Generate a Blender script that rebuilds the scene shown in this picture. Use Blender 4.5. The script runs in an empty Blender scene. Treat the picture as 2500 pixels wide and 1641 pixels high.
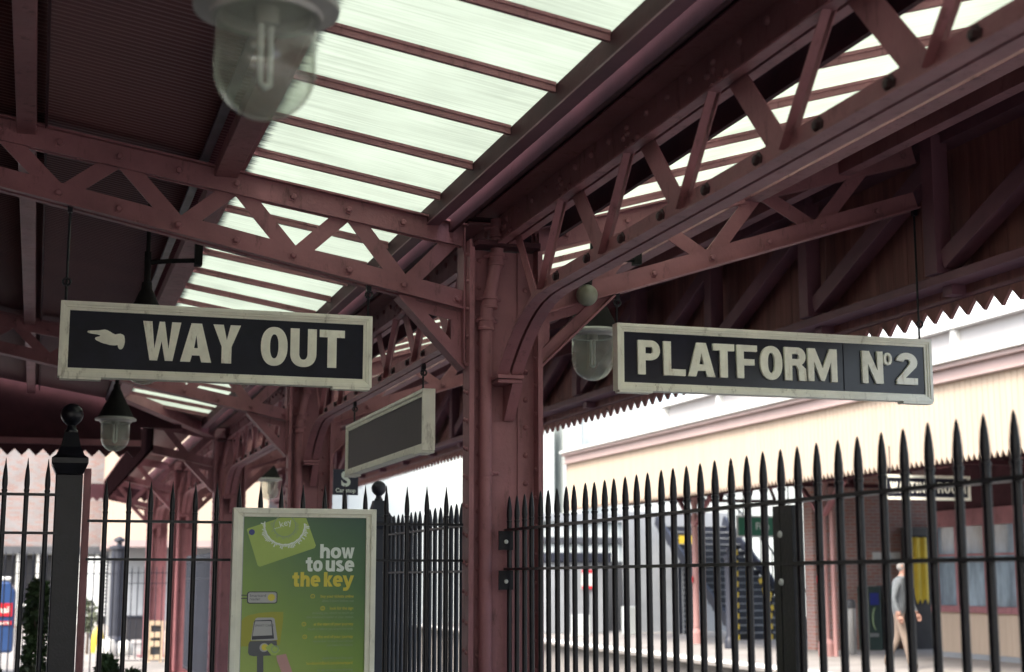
import bpy, math, random
from mathutils import Vector, Matrix
random.seed(7)
S = bpy.context.scene
COL = S.collection

# ---------------------------------------------------------------- camera
cam_d = bpy.data.cameras.new("camera")
cam = bpy.data.objects.new("camera", cam_d); COL.objects.link(cam)
S.camera = cam
PITCH, YAW = math.radians(9.206), math.radians(17.477)
fwd = Vector((math.sin(YAW)*math.cos(PITCH), math.cos(YAW)*math.cos(PITCH), math.sin(PITCH)))
rgt = Vector((math.cos(YAW), -math.sin(YAW), 0)); upv = rgt.cross(fwd)
M = Matrix((rgt, upv, -fwd)).transposed().to_4x4(); M.translation = (0, 0, 1.5)
cam.matrix_world = M
cam_d.sensor_width = 36; cam_d.lens = 52.64
cam_d.clip_start = 0.05; cam_d.clip_end = 2000
cam_d.dof.use_dof = True; cam_d.dof.focus_distance = 7.6; cam_d.dof.aperture_fstop = 2.9

# ---------------------------------------------------------------- world, sun, exposure
SUN_EL, SUN_AZ = 52, 235            # degrees; azimuth clockwise from +Y
wd = bpy.data.worlds.new("World"); S.world = wd; wd.use_nodes = True
nt = wd.node_tree; nt.nodes.clear()
sky = nt.nodes.new("ShaderNodeTexSky"); sky.sky_type = 'NISHITA'; sky.sun_disc = False
sky.sun_elevation = math.radians(SUN_EL); sky.sun_rotation = math.radians(SUN_AZ)
sky.air_density = 1.2; sky.dust_density = 5.0; sky.ozone_density = 1.0
hs = nt.nodes.new("ShaderNodeHueSaturation"); hs.inputs["Saturation"].default_value = 0.85
bg = nt.nodes.new("ShaderNodeBackground"); bg.inputs["Strength"].default_value = 0.15
ow = nt.nodes.new("ShaderNodeOutputWorld")
nt.links.new(sky.outputs[0], hs.inputs["Color"]); nt.links.new(hs.outputs[0], bg.inputs[0]); nt.links.new(bg.outputs[0], ow.inputs[0])
sun_d = bpy.data.lights.new("sun", 'SUN'); sun = bpy.data.objects.new("sun", sun_d); COL.objects.link(sun)
sun_d.energy = 0.8; sun_d.angle = math.radians(20); sun_d.color = (1, 0.95, 0.86)
a, e = math.radians(SUN_AZ), math.radians(SUN_EL)
sdir = Vector((math.sin(a)*math.cos(e), math.cos(a)*math.cos(e), math.sin(e)))
sun.rotation_euler = sdir.to_track_quat('Z', 'Y').to_euler(); sun.location = (0, 0, 30)
S.view_settings.view_transform = 'Standard'; S.view_settings.look = 'None'
S.view_settings.gamma = 1.0; S.view_settings.use_curve_mapping = False
S.view_settings.exposure = 2.1
S.render.engine = 'CYCLES'
S.cycles.use_denoising = True
S.cycles.max_bounces = 10; S.cycles.diffuse_bounces = 6; S.cycles.transmission_bounces = 8; S.cycles.transparent_max_bounces = 12
S.cycles.caustics_refractive = False; S.cycles.caustics_reflective = False; S.cycles.sample_clamp_indirect = 6

# ---------------------------------------------------------------- materials
def mat(name, col, rough=0.5, var=0.12, scale=3.0, metal=0.0, bump=0.0, spec=0.5, col2=None, streak=None, bscale=None, wear=None, ribs=None):
    m = bpy.data.materials.new(name); m.use_nodes = True
    t = m.node_tree; b = t.nodes["Principled BSDF"]
    b.inputs["Roughness"].default_value = rough; b.inputs["Metallic"].default_value = metal
    b.inputs["Specular IOR Level"].default_value = spec
    tc = t.nodes.new("ShaderNodeTexCoord"); mp = t.nodes.new("ShaderNodeMapping")
    if streak: mp.inputs["Scale"].default_value = streak
    t.links.new(tc.outputs["Object"], mp.inputs[0])
    n = t.nodes.new("ShaderNodeTexNoise"); n.inputs["Scale"].default_value = scale; n.inputs["Detail"].default_value = 6
    n.inputs["Roughness"].default_value = 0.65
    t.links.new(mp.outputs[0], n.inputs["Vector"])
    r = t.nodes.new("ShaderNodeValToRGB")
    c2 = col2 or tuple(c*(1+var*1.2) for c in col); c1 = tuple(c*(1-var*1.5) for c in col) if not col2 else col
    r.color_ramp.elements[0].color = (*c1, 1); r.color_ramp.elements[1].color = (*c2, 1)
    r.color_ramp.elements[0].position = 0.32; r.color_ramp.elements[1].position = 0.7
    t.links.new(n.outputs[0], r.inputs[0]); t.links.new(r.outputs[0], b.inputs["Base Color"])
    if ribs:                                                     # paler crest stripes: light on the corrugations put into the colour
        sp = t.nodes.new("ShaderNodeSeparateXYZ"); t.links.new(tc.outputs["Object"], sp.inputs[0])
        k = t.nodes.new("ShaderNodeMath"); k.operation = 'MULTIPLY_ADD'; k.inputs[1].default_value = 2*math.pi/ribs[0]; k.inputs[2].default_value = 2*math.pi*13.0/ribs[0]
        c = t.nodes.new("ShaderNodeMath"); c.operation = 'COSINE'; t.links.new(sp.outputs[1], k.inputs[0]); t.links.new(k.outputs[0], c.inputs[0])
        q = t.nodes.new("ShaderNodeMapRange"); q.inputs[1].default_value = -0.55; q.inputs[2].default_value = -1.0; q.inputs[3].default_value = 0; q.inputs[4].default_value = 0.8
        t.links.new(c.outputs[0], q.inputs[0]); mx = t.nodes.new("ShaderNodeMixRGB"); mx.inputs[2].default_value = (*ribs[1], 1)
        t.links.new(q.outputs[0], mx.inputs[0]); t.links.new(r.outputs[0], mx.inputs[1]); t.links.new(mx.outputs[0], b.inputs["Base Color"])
    if wear:                                                     # chips, rust and drip marks
        mp3 = t.nodes.new("ShaderNodeMapping"); mp3.inputs["Scale"].default_value = (1, 1, .28); t.links.new(tc.outputs["Object"], mp3.inputs[0])
        n3 = t.nodes.new("ShaderNodeTexNoise"); n3.inputs["Scale"].default_value = 16; n3.inputs["Detail"].default_value = 9; n3.inputs["Roughness"].default_value = 0.72
        t.links.new(mp3.outputs[0], n3.inputs["Vector"])
        q = t.nodes.new("ShaderNodeMapRange"); q.inputs[1].default_value = 0.56; q.inputs[2].default_value = 0.72; q.inputs[4].default_value = 0.85
        t.links.new(n3.outputs[0], q.inputs[0]); mx = t.nodes.new("ShaderNodeMixRGB"); mx.inputs[2].default_value = (*wear, 1)
        t.links.new(q.outputs[0], mx.inputs[0]); t.links.new(r.outputs[0], mx.inputs[1]); t.links.new(mx.outputs[0], b.inputs["Base Color"])
        rr = t.nodes.new("ShaderNodeMapRange"); rr.inputs[3].default_value = rough-.08; rr.inputs[4].default_value = min(1, rough+.3)
        t.links.new(n3.outputs[0], rr.inputs[0]); t.links.new(rr.outputs[0], b.inputs["Roughness"])
    if bump:
        bn = t.nodes.new("ShaderNodeBump"); bn.inputs["Strength"].default_value = bump; bn.inputs["Distance"].default_value = 0.01
        n2 = t.nodes.new("ShaderNodeTexNoise"); n2.inputs["Scale"].default_value = bscale or scale*8; n2.inputs["Detail"].default_value = 4
        t.links.new(tc.outputs["Object"], n2.inputs["Vector"]); t.links.new(n2.outputs[0], bn.inputs["Height"]); t.links.new(bn.outputs[0], b.inputs["Normal"])
    return m

MAROON = mat("maroon_paint", (0.28, 0.114, 0.126), 0.45, 0.16, 2.5, bump=0.15, bscale=60, wear=(0.07, 0.030, 0.026))
EDGEBLK = mat("shaded_edge_board", (0.006, 0.003, 0.0035), 0.95, 0.2, 3.0, spec=0.0)  # near-black instead of maroon: shade on the board put into its colour
BOLTD = mat("rusty_shaded_bolt", (0.035, 0.014, 0.016), 0.45, 0.3, 20.0)  # rusty bolts, with their shadow side put into the dark colour too
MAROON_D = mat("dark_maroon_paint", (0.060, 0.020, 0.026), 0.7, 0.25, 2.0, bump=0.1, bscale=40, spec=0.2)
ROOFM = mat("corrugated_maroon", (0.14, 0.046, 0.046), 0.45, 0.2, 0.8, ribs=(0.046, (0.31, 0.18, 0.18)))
BOARDM = mat("red_brown_boards", (0.23, 0.088, 0.082), 0.65, 0.25, 2.0, streak=(1, 6, .4))
TIMBER = mat("purple_timber", (0.18, 0.074, 0.10), 0.55, 0.2, 1.5, bump=0.08, bscale=40)
PINKM = mat("pink_cornice", (0.36, 0.275, 0.26), 0.6, 0.06, 1.0)
PINKCOL = mat("pink_column_paint", (0.36, 0.20, 0.19), 0.6, 0.1, 1.0)
CREAMB = mat("cream_boards", (0.46, 0.365, 0.28), 0.6, 0.05, 1.0, streak=(1, 4, .3))
CREAMS = mat("cream_sign_frame", (0.84, 0.83, 0.71), 0.5, 0.08, 5.0, bump=0.1, bscale=50, wear=(0.22, 0.19, 0.13))
LETTER = mat("cream_letters", (0.88, 0.87, 0.74), 0.5, 0.07, 14.0, wear=(0.42, 0.34, 0.22))
SIGNB = mat("navy_sign_board", (0.008, 0.009, 0.019), 0.45, 0.3, 6.0, spec=0.25)
SIGNG = mat("weathered_sign_board", (0.016, 0.017, 0.03), 0.24, 0.3, 2.2, streak=(1, 1, .35))
SLATEB = mat("grey_sign_back", (0.036, 0.028, 0.028), 0.6, 0.1, 3.0)
IRON = mat("black_iron_paint", (0.005, 0.005, 0.009), 0.34, 0.3, 12.0, bump=0.12, bscale=80, spec=0.35)
SLATE = mat("slate_blue_paint", (0.018, 0.022, 0.036), 0.5, 0.15, 4.0)
LAMPG = mat("lamp_grey_enamel", (0.42, 0.42, 0.40), 0.4, 0.1, 8.0)
LAMPD = mat("lamp_dark_metal", (0.014, 0.013, 0.013), 0.8, 0.3, 8.0, spec=0.15)
WHITE = mat("white_paint", (0.62, 0.64, 0.62), 0.5, 0.04, 2.0)
WHITEW = mat("white_wall", (0.48, 0.52, 0.51), 0.7, 0.04, 0.6)
GREYW = mat("grey_render", (0.26, 0.28, 0.30), 0.8, 0.12, 1.0)
DGREYW = mat("dark_grey_render", (0.055, 0.06, 0.068), 0.8, 0.15, 1.0)
PAVE = mat("platform_paving", (0.26, 0.245, 0.23), 0.85, 0.15, 1.2, bump=0.2)
GRAVEL = mat("track_ballast", (0.16, 0.15, 0.14), 0.95, 0.3, 9.0, bump=0.6)
EDGEW = mat("white_edge_paint", (0.76, 0.76, 0.72), 0.7, 0.06, 3.0)
STEEL = mat("brushed_steel", (0.45, 0.46, 0.46), 0.35, 0.05, 3.0, metal=0.8)
YELLOW = mat("yellow_paint", (0.72, 0.52, 0.04), 0.5, 0.08, 3.0)
GREEN = mat("green_sign_paint", (0.015, 0.16, 0.08), 0.5, 0.06, 3.0)
DGREEN = mat("dark_green_machine", (0.03, 0.05, 0.045), 0.4, 0.1, 3.0)
DARKIN = mat("dark_opening", (0.03, 0.03, 0.036), 0.3, 0.2, 2.0)
REDP = mat("red_paint", (0.55, 0.02, 0.035), 0.45, 0.05, 3.0)
BLUEV = mat("blue_van_paint", (0.03, 0.075, 0.21), 0.35, 0.06, 2.0)
RUBBER = mat("tyre_rubber", (0.02, 0.02, 0.02), 0.8, 0.1, 5.0)
PLY = mat("pale_plywood", (0.62, 0.48, 0.33), 0.7, 0.1, 4.0)
NAVYS = mat("navy_enamel", (0.01, 0.014, 0.035), 0.35, 0.1, 3.0)
LEAF = mat("dark_leaves", (0.045, 0.085, 0.03), 0.6, 0.5, 6.0)
LEAF2 = mat("grey_green_leaves", (0.10, 0.12, 0.075), 0.65, 0.4, 6.0)
BARK = mat("bark", (0.07, 0.05, 0.035), 0.9, 0.2, 6.0)
SKIN = mat("skin", (0.36, 0.20, 0.15), 0.55, 0.05, 6.0)
HAIR = mat("white_hair", (0.24, 0.225, 0.21), 0.8, 0.1, 20.0)
SHIRT = mat("grey_pullover", (0.125, 0.14, 0.15), 0.9, 0.1, 12.0)
TROUS = mat("beige_trousers", (0.20, 0.155, 0.125), 0.9, 0.08, 8.0)
SHOE = mat("brown_shoes", (0.06, 0.04, 0.03), 0.5, 0.1, 8.0)
LEAD = mat("lead_flashing", (0.10, 0.09, 0.12), 0.45, 0.25, 8.0)

def brick_mat(name, c1, c2, cm, sc=1.0, bias=-0.2):
    m = bpy.data.materials.new(name); m.use_nodes = True; t = m.node_tree; b = t.nodes["Principled BSDF"]
    b.inputs["Roughness"].default_value = 0.9
    tc = t.nodes.new("ShaderNodeTexCoord"); sp = t.nodes.new("ShaderNodeSeparateXYZ"); cb = t.nodes.new("ShaderNodeCombineXYZ")
    ad = t.nodes.new("ShaderNodeMath"); ad.operation = 'ADD'
    t.links.new(tc.outputs["Object"], sp.inputs[0]); t.links.new(sp.outputs[0], ad.inputs[0]); t.links.new(sp.outputs[1], ad.inputs[1])
    t.links.new(ad.outputs[0], cb.inputs[0]); t.links.new(sp.outputs[2], cb.inputs[1])
    br = t.nodes.new("ShaderNodeTexBrick"); br.inputs["Scale"].default_value = sc
    br.inputs["Brick Width"].default_value = 0.225; br.inputs["Row Height"].default_value = 0.075; br.inputs["Mortar Size"].default_value = 0.008
    br.inputs["Color1"].default_value = (*c1, 1); br.inputs["Color2"].default_value = (*c2, 1); br.inputs["Mortar"].default_value = (*cm, 1)
    br.inputs["Bias"].default_value = bias
    n = t.nodes.new("ShaderNodeTexNoise"); n.inputs["Scale"].default_value = 1.6; n.inputs["Detail"].default_value = 5
    mx = t.nodes.new("ShaderNodeMixRGB"); mx.blend_type = 'MULTIPLY'; mx.inputs[0].default_value = 0.45
    t.links.new(tc.outputs["Object"], n.inputs["Vector"]); t.links.new(cb.outputs[0], br.inputs["Vector"])
    t.links.new(br.outputs[0], mx.inputs[1]); t.links.new(n.outputs[0], mx.inputs[2]); t.links.new(mx.outputs[0], b.inputs["Base Color"])
    return m
BRICKP = brick_mat("pale_pink_brick", (0.34, 0.18, 0.145), (0.285, 0.275, 0.285), (0.33, 0.32, 0.32), bias=0.25)
BRICKR = brick_mat("red_brick", (0.40, 0.20, 0.16), (0.34, 0.24, 0.23), (0.42, 0.39, 0.38))

def skylight_mat():
    m = bpy.data.materials.new("wired_rooflight_glass"); m.use_nodes = True; t = m.node_tree; t.nodes.clear()
    o = t.nodes.new("ShaderNodeOutputMaterial")
    tc = t.nodes.new("ShaderNodeTexCoord"); mp = t.nodes.new("ShaderNodeMapping"); mp.inputs["Scale"].default_value = (1.0, 45, 1.0)
    n = t.nodes.new("ShaderNodeTexNoise"); n.inputs["Scale"].default_value = 1.6; n.inputs["Detail"].default_value = 8; n.inputs["Roughness"].default_value = 0.7
    n2 = t.nodes.new("ShaderNodeTexNoise"); n2.inputs["Scale"].default_value = 2.2; n2.inputs["Detail"].default_value = 3
    t.links.new(tc.outputs["Object"], mp.inputs[0]); t.links.new(mp.outputs[0], n.inputs["Vector"]); t.links.new(tc.outputs["Object"], n2.inputs["Vector"])
    mu = t.nodes.new("ShaderNodeMath"); mu.operation = 'MULTIPLY_ADD'; mu.inputs[1].default_value = 0.75
    t.links.new(n.outputs[0], mu.inputs[0]); 
    m3 = t.nodes.new("ShaderNodeMath"); m3.operation = 'MULTIPLY'; m3.inputs[1].default_value = 0.25
    t.links.new(n2.outputs[0], m3.inputs[0]); t.links.new(m3.outputs[0], mu.inputs[2])
    r = t.nodes.new("ShaderNodeValToRGB")
    r.color_ramp.elements[0].position = 0.34; r.color_ramp.elements[0].color = (0.41, 0.44, 0.385, 1)
    r.color_ramp.elements[1].position = 0.56; r.color_ramp.elements[1].color = (0.55, 0.59, 0.52, 1)
    t.links.new(mu.outputs[0], r.inputs[0])
    # sooty ragged dirt along the upper edge of the panes
    sp = t.nodes.new("ShaderNodeSeparateXYZ"); t.links.new(tc.outputs["Object"], sp.inputs[0])
    mp2 = t.nodes.new("ShaderNodeMapping"); mp2.inputs["Scale"].default_value = (3, 60, 1); t.links.new(tc.outputs["Object"], mp2.inputs[0])
    n3 = t.nodes.new("ShaderNodeTexNoise"); n3.inputs["Scale"].default_value = 1.0; n3.inputs["Detail"].default_value = 5; t.links.new(mp2.outputs[0], n3.inputs["Vector"])
    q = t.nodes.new("ShaderNodeMath"); q.operation = 'MULTIPLY_ADD'; q.inputs[1].default_value = 0.10; t.links.new(n3.outputs[0], q.inputs[0]); t.links.new(sp.outputs[0], q.inputs[2])
    mr = t.nodes.new("ShaderNodeMapRange"); mr.inputs[1].default_value = -0.425; mr.inputs[2].default_value = -0.375; t.links.new(q.outputs[0], mr.inputs[0])
    dm = t.nodes.new("ShaderNodeMixRGB"); dm.inputs[1].default_value = (0.055, 0.06, 0.065, 1); t.links.new(mr.outputs[0], dm.inputs[0]); t.links.new(r.outputs[0], dm.inputs[2]); r = dm
    tl = t.nodes.new("ShaderNodeBsdfTranslucent"); df = t.nodes.new("ShaderNodeBsdfDiffuse"); mx = t.nodes.new("ShaderNodeMixShader"); mx.inputs[0].default_value = 0.12
    t.links.new(r.outputs[0], tl.inputs[0]); t.links.new(r.outputs[0], df.inputs[0])
    t.links.new(tl.outputs[0], mx.inputs[1]); t.links.new(df.outputs[0], mx.inputs[2]); t.links.new(mx.outputs[0], o.inputs[0])
    return m
SKYGL = skylight_mat()

def glass_mat(name, col=(1, 1, 1), dust=0.12, dustcol=(0.5, 0.52, 0.48), rough=0.02):
    m = bpy.data.materials.new(name); m.use_nodes = True; t = m.node_tree; t.nodes.clear()
    o = t.nodes.new("ShaderNodeOutputMaterial"); g = t.nodes.new("ShaderNodeMixShader"); gt = t.nodes.new("ShaderNodeBsdfTransparent"); gg = t.nodes.new("ShaderNodeBsdfGlossy"); fr = t.nodes.new("ShaderNodeMath"); fr.operation = 'MULTIPLY_ADD'; lw = t.nodes.new("ShaderNodeLayerWeight"); lw.inputs["Blend"].default_value = 0.5
    pw = t.nodes.new("ShaderNodeMath"); pw.operation = 'POWER'; pw.inputs[1].default_value = 4.0; t.links.new(lw.outputs["Facing"], pw.inputs[0]); t.links.new(pw.outputs[0], fr.inputs[0]); fr.inputs[1].default_value = 0.55; fr.inputs[2].default_value = 0.035; gt.inputs[0].default_value = (*col, 1); gg.inputs["Roughness"].default_value = 0.04
    t.links.new(fr.outputs[0], g.inputs[0]); t.links.new(gt.outputs[0], g.inputs[1]); t.links.new(gg.outputs[0], g.inputs[2])
    d = t.nodes.new("ShaderNodeBsdfDiffuse"); d.inputs[0].default_value = (*dustcol, 1)
    tr = t.nodes.new("ShaderNodeBsdfTranslucent"); tr.inputs[0].default_value = (*dustcol, 1)
    ad = t.nodes.new("ShaderNodeMixShader"); ad.inputs[0].default_value = 0.5
    n = t.nodes.new("ShaderNodeTexNoise"); n.inputs["Scale"].default_value = 14; n.inputs["Detail"].default_value = 6
    tc = t.nodes.new("ShaderNodeTexCoord"); t.links.new(tc.outputs["Object"], n.inputs["Vector"])
    mu = t.nodes.new("ShaderNodeMath"); mu.operation = 'MULTIPLY'; mu.inputs[1].default_value = dust*2; t.links.new(n.outputs[0], mu.inputs[0])
    mx = t.nodes.new("ShaderNodeMixShader")
    t.links.new(d.outputs[0], ad.inputs[1]); t.links.new(tr.outputs[0], ad.inputs[2])
    t.links.new(mu.outputs[0], mx.inputs[0]); t.links.new(g.outputs[0], mx.inputs[1]); t.links.new(ad.outputs[0], mx.inputs[2]); t.links.new(mx.outputs[0], o.inputs[0])
    return m
BOWL = glass_mat("lamp_bowl_glass", (0.96, 0.975, 0.95), 0.105, (0.70, 0.73, 0.66), 0.0)
GLOBE = mat("opal_globe", (0.24, 0.25, 0.19), 0.3, 0.05, 3.0)
PANE = mat("window_glass", (0.20, 0.27, 0.33), 0.08, 0.5, 1.2, spec=0.8, streak=(1, 1, .3))

def poster_mat():
    m = bpy.data.materials.new("green_poster_print"); m.use_nodes = True; t = m.node_tree; b = t.nodes["Principled BSDF"]
    b.inputs["Roughness"].default_value = 0.3
    tc = t.nodes.new("ShaderNodeTexCoord"); sp = t.nodes.new("ShaderNodeSeparateXYZ"); t.links.new(tc.outputs["Object"], sp.inputs[0])
    # object origin = poster's lower left corner; x across, z up
    a1 = t.nodes.new("ShaderNodeMath"); a1.operation = 'MULTIPLY_ADD'; a1.inputs[1].default_value = 0.46; t.links.new(sp.outputs[0], a1.inputs[0])
    a2 = t.nodes.new("ShaderNodeMath"); a2.operation = 'MULTIPLY'; a2.inputs[1].default_value = 0.64; t.links.new(sp.outputs[2], a2.inputs[0])
    t.links.new(a2.outputs[0], a1.inputs[2])
    n = t.nodes.new("ShaderNodeTexNoise"); n.inputs["Scale"].default_value = 5; t.links.new(tc.outputs["Object"], n.inputs["Vector"])
    a3 = t.nodes.new("ShaderNodeMath"); a3.operation = 'MULTIPLY_ADD'; a3.inputs[1].default_value = 0.09; t.links.new(n.outputs[0], a3.inputs[0]); t.links.new(a1.outputs[0], a3.inputs[2])
    r = t.nodes.new("ShaderNodeValToRGB"); e = r.color_ramp.elements
    e[0].position = 0.22; e[0].color = (0.33, 0.43, 0.09, 1); e[1].position = 0.96; e[1].color = (0.020, 0.080, 0.045, 1)
    e.new(0.52).color = (0.18, 0.30, 0.045, 1); e.new(0.74).color = (0.066, 0.16, 0.05, 1)
    t.links.new(a3.outputs[0], r.inputs[0]); t.links.new(r.outputs[0], b.inputs["Base Color"])
    return m
POSTER = poster_mat()
P_CARD = mat("print_lime", (0.37, 0.50, 0.10), 0.35, 0.08, 3.0)
P_WHITE = mat("print_white", (0.75, 0.82, 0.74), 0.35, 0.03, 3.0)
P_YEL = mat("print_yellow", (0.66, 0.56, 0.05), 0.35, 0.03, 3.0)
P_OLIVE = mat("print_olive", (0.33, 0.33, 0.02), 0.35, 0.03, 3.0)
P_GREY = mat("print_grey", (0.07, 0.075, 0.085), 0.35, 0.1, 3.0)
P_LGREY = mat("print_light_grey", (0.42, 0.42, 0.42), 0.35, 0.03, 3.0)
P_DARK = mat("print_dark", (0.015, 0.017, 0.03), 0.35, 0.03, 3.0)
P_PALE = mat("print_pale_green", (0.26, 0.36, 0.20), 0.35, 0.03, 3.0)
P_SKIN = mat("print_pink", (0.50, 0.27, 0.25), 0.35, 0.03, 3.0)
P_BLUE = mat("print_blue", (0.03, 0.04, 0.22), 0.35, 0.03, 3.0)

# ---------------------------------------------------------------- helpers
WLOC = {}
def tag(o, label=None, cat=None, group=None, kind=None):
    if label: o["label"] = label
    if cat: o["category"] = cat
    if group: o["group"] = group
    if kind: o["kind"] = kind
    return o
def thing(name, label, cat, loc=(0, 0, 0), group=None):
    o = bpy.data.objects.new(name, None); COL.objects.link(o); o.location = loc; o.empty_display_size = .1
    WLOC[o.name] = Vector(loc); return tag(o, label, cat, group)
def copy_tree(o, dloc=(0, 0, 0), parent=None, top=True):
    c = o.copy(); COL.objects.link(c)
    if top: c.location = o.location + Vector(dloc); WLOC[c.name] = Vector(c.location)
    else: c.parent = parent; WLOC[c.name] = WLOC.get(parent.name, Vector())
    for ch in o.children: copy_tree(ch, (0, 0, 0), c, False)
    return c
def link_mesh(name, me, m, parent=None, loc=None):
    o = bpy.data.objects.new(name, me); COL.objects.link(o)
    if m: me.materials.append(m)
    if parent: o.parent = parent; WLOC[o.name] = WLOC.get(parent.name, Vector())
    return o

class MB:
    def __init__(s): s.v = []; s.f = []
    def add(s, vs, fs):
        n = len(s.v); s.v += [Vector(p) for p in vs]; s.f += [tuple(i+n for i in f) for f in fs]; return s
    def box(s, x0, x1, y0, y1, z0, z1):
        return s.add([(x0,y0,z0),(x1,y0,z0),(x1,y1,z0),(x0,y1,z0),(x0,y0,z1),(x1,y0,z1),(x1,y1,z1),(x0,y1,z1)],
                     [(0,3,2,1),(4,5,6,7),(0,1,5,4),(1,2,6,5),(2,3,7,6),(3,0,4,7)])
    def beam(s, p, q, side, hw, up, h0, h1):
        """prism p->q; half width hw along side, from h0 to h1 along up"""
        p, q, side, up = Vector(p), Vector(q), Vector(side).normalized(), Vector(up).normalized()
        vs = [b + side*sx*hw + up*h for b in (p, q) for h in (h0, h1) for sx in (-1, 1)]
        return s.add(vs, [(0,1,3,2),(4,6,7,5),(0,4,5,1),(2,3,7,6),(0,2,6,4),(1,5,7,3)])
    def prism(s, poly, vec):
        n = len(poly); vec = Vector(vec); a = [Vector(p) for p in poly]
        return s.add(a + [p+vec for p in a], [tuple(range(n))[::-1], tuple(range(n, 2*n))] + [(i, (i+1) % n, n+(i+1) % n, n+i) for i in range(n)])
    def tube(s, pts, r, n=10):
        pts = [Vector(p) for p in pts]; rings = []
        rs = r if isinstance(r, (list, tuple)) else [r]*len(pts)
        d0 = (pts[1]-pts[0]).normalized(); u = d0.orthogonal().normalized()
        for i, p in enumerate(pts):
            d = (pts[min(i+1, len(pts)-1)] - pts[max(i-1, 0)]).normalized()
            u = (u - d*u.dot(d)).normalized(); w = d.cross(u)
            rings.append([p + (u*math.cos(2*math.pi*k/n) + w*math.sin(2*math.pi*k/n))*rs[i] for k in range(n)])
        vs = [v for r_ in rings for v in r_]
        fs = [(i*n+k, i*n+(k+1) % n, (i+1)*n+(k+1) % n, (i+1)*n+k) for i in range(len(pts)-1) for k in range(n)]
        fs += [tuple(range(n))[::-1], tuple((len(pts)-1)*n+k for k in range(n))]
        return s.add(vs, fs)
    def lathe(s, prof, c=(0, 0, 0), n=24, closed=False):
        c = Vector(c); vs = []; fs = []; m = len(prof)
        for r, z in prof:
            for k in range(n):
                a = 2*math.pi*k/n; vs.append(c + Vector((r*math.cos(a), r*math.sin(a), z)))
        for i in range(m if closed else m-1):
            j = (i+1) % m
            for k in range(n): fs.append((i*n+k, i*n+(k+1) % n, j*n+(k+1) % n, j*n+k))
        if not closed: fs += [tuple(range(n))[::-1], tuple((m-1)*n+k for k in range(n))]
        return s.add(vs, fs)
    def ball(s, c, r, n=16, m=10, sz=1.0):
        return s.lathe([(max(1e-4, r*math.sin(math.pi*i/m)), -r*sz*math.cos(math.pi*i/m)) for i in range(m+1)], c, n)
    def bolt(s, p, d, r=0.016, h=0.012, n=6):
        p, d = Vector(p), Vector(d).normalized(); u = d.orthogonal().normalized(); w = d.cross(u)
        vs = []
        for rr, hh in ((r*1.5, 0), (r*1.5, h*.25), (r, h*.25), (r*.95, h*.85), (r*.6, h)):
            vs += [p + d*hh + (u*math.cos(2*math.pi*k/n) + w*math.sin(2*math.pi*k/n))*rr for k in range(n)]
        fs = [(i*n+k, i*n+(k+1) % n, (i+1)*n+(k+1) % n, (i+1)*n+k) for i in range(4) for k in range(n)] + [tuple(4*n+k for k in range(n))]
        return s.add(vs, fs)
    def rivet(s, p, d, r=0.013, n=8):
        p, d = Vector(p), Vector(d).normalized(); u = d.orthogonal().normalized(); w = d.cross(u); vs = []
        for i in range(4):
            a = i*math.pi/2/3.3
            vs += [p + d*(r*.8*math.sin(a)) + (u*math.cos(2*math.pi*k/n) + w*math.sin(2*math.pi*k/n))*r*math.cos(a) for k in range(n)]
        fs = [(i*n+k, i*n+(k+1) % n, (i+1)*n+(k+1) % n, (i+1)*n+k) for i in range(3) for k in range(n)] + [tuple(3*n+k for k in range(n))]
        return s.add(vs, fs)
    def mesh(s, name, off=Vector(), smooth=False):
        me = bpy.data.meshes.new(name); me.from_pydata([v-off for v in s.v], [], s.f); me.update()
        import bmesh
        bm = bmesh.new(); bm.from_mesh(me); bmesh.ops.recalc_face_normals(bm, faces=bm.faces); bm.to_mesh(me); bm.free()
        if smooth:
            for p in me.polygons: p.use_smooth = True
        return me
    def build(s, name, m, parent=None, smooth=False, bevel=0, origin=None):
        if parent: off = WLOC.get(parent.name, Vector())
        elif origin is not None: off = Vector(origin)
        else:
            lo = [min(v[i] for v in s.v) for i in range(3)]; hi = [max(v[i] for v in s.v) for i in range(3)]
            off = Vector(((lo[0]+hi[0])/2, (lo[1]+hi[1])/2, lo[2]))
        o = link_mesh(name, s.mesh(name, off, smooth), m, parent)
        if not parent: o.location = off; WLOC[o.name] = off
        if smooth and smooth != 'all':
            try: o.data.set_sharp_from_angle(angle=math.radians(38))
            except Exception: pass
        if bevel:
            b = o.modifiers.new("bevel", 'BEVEL'); b.width = bevel; b.segments = 2; b.limit_method = 'ANGLE'
        return o
def bx(*a): return MB().box(*a)

def curve_mesh(name, loops, y0, depth, m, parent, x0=0, z0=0):
    """flat lettering: loops in (u,v) -> X = x0+u, Z = z0+v, standing on the plane Y=y0 and rising towards -Y"""
    c = bpy.data.curves.new(name, 'CURVE'); c.dimensions = '2D'; c.fill_mode = 'BOTH'; c.extrude = depth/2
    for lp in loops:
        s = c.splines.new('POLY'); s.points.add(len(lp)-1)
        for p, (u, v) in zip(s.points, lp): p.co = (u, v, 0, 1)
        s.use_cyclic_u = True
    return _curve_finish(name, c, y0, depth, m, parent, x0, z0)
def _curve_finish(name, c, y0, depth, m, parent, x0, z0):
    t = bpy.data.objects.new("tmp", c); COL.objects.link(t)
    bpy.context.view_layer.update()
    me = bpy.data.meshes.new_from_object(t.evaluated_get(bpy.context.evaluated_depsgraph_get()))
    bpy.data.objects.remove(t); bpy.data.curves.remove(c)
    off = WLOC.get(parent.name, Vector()); me.materials.clear()
    for v in me.vertices:
        u, w, d = v.co; v.co = Vector((x0+u, y0 - (d+depth/2), z0+w)) - off
    me.name = name
    return link_mesh(name, me, m, parent)
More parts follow.
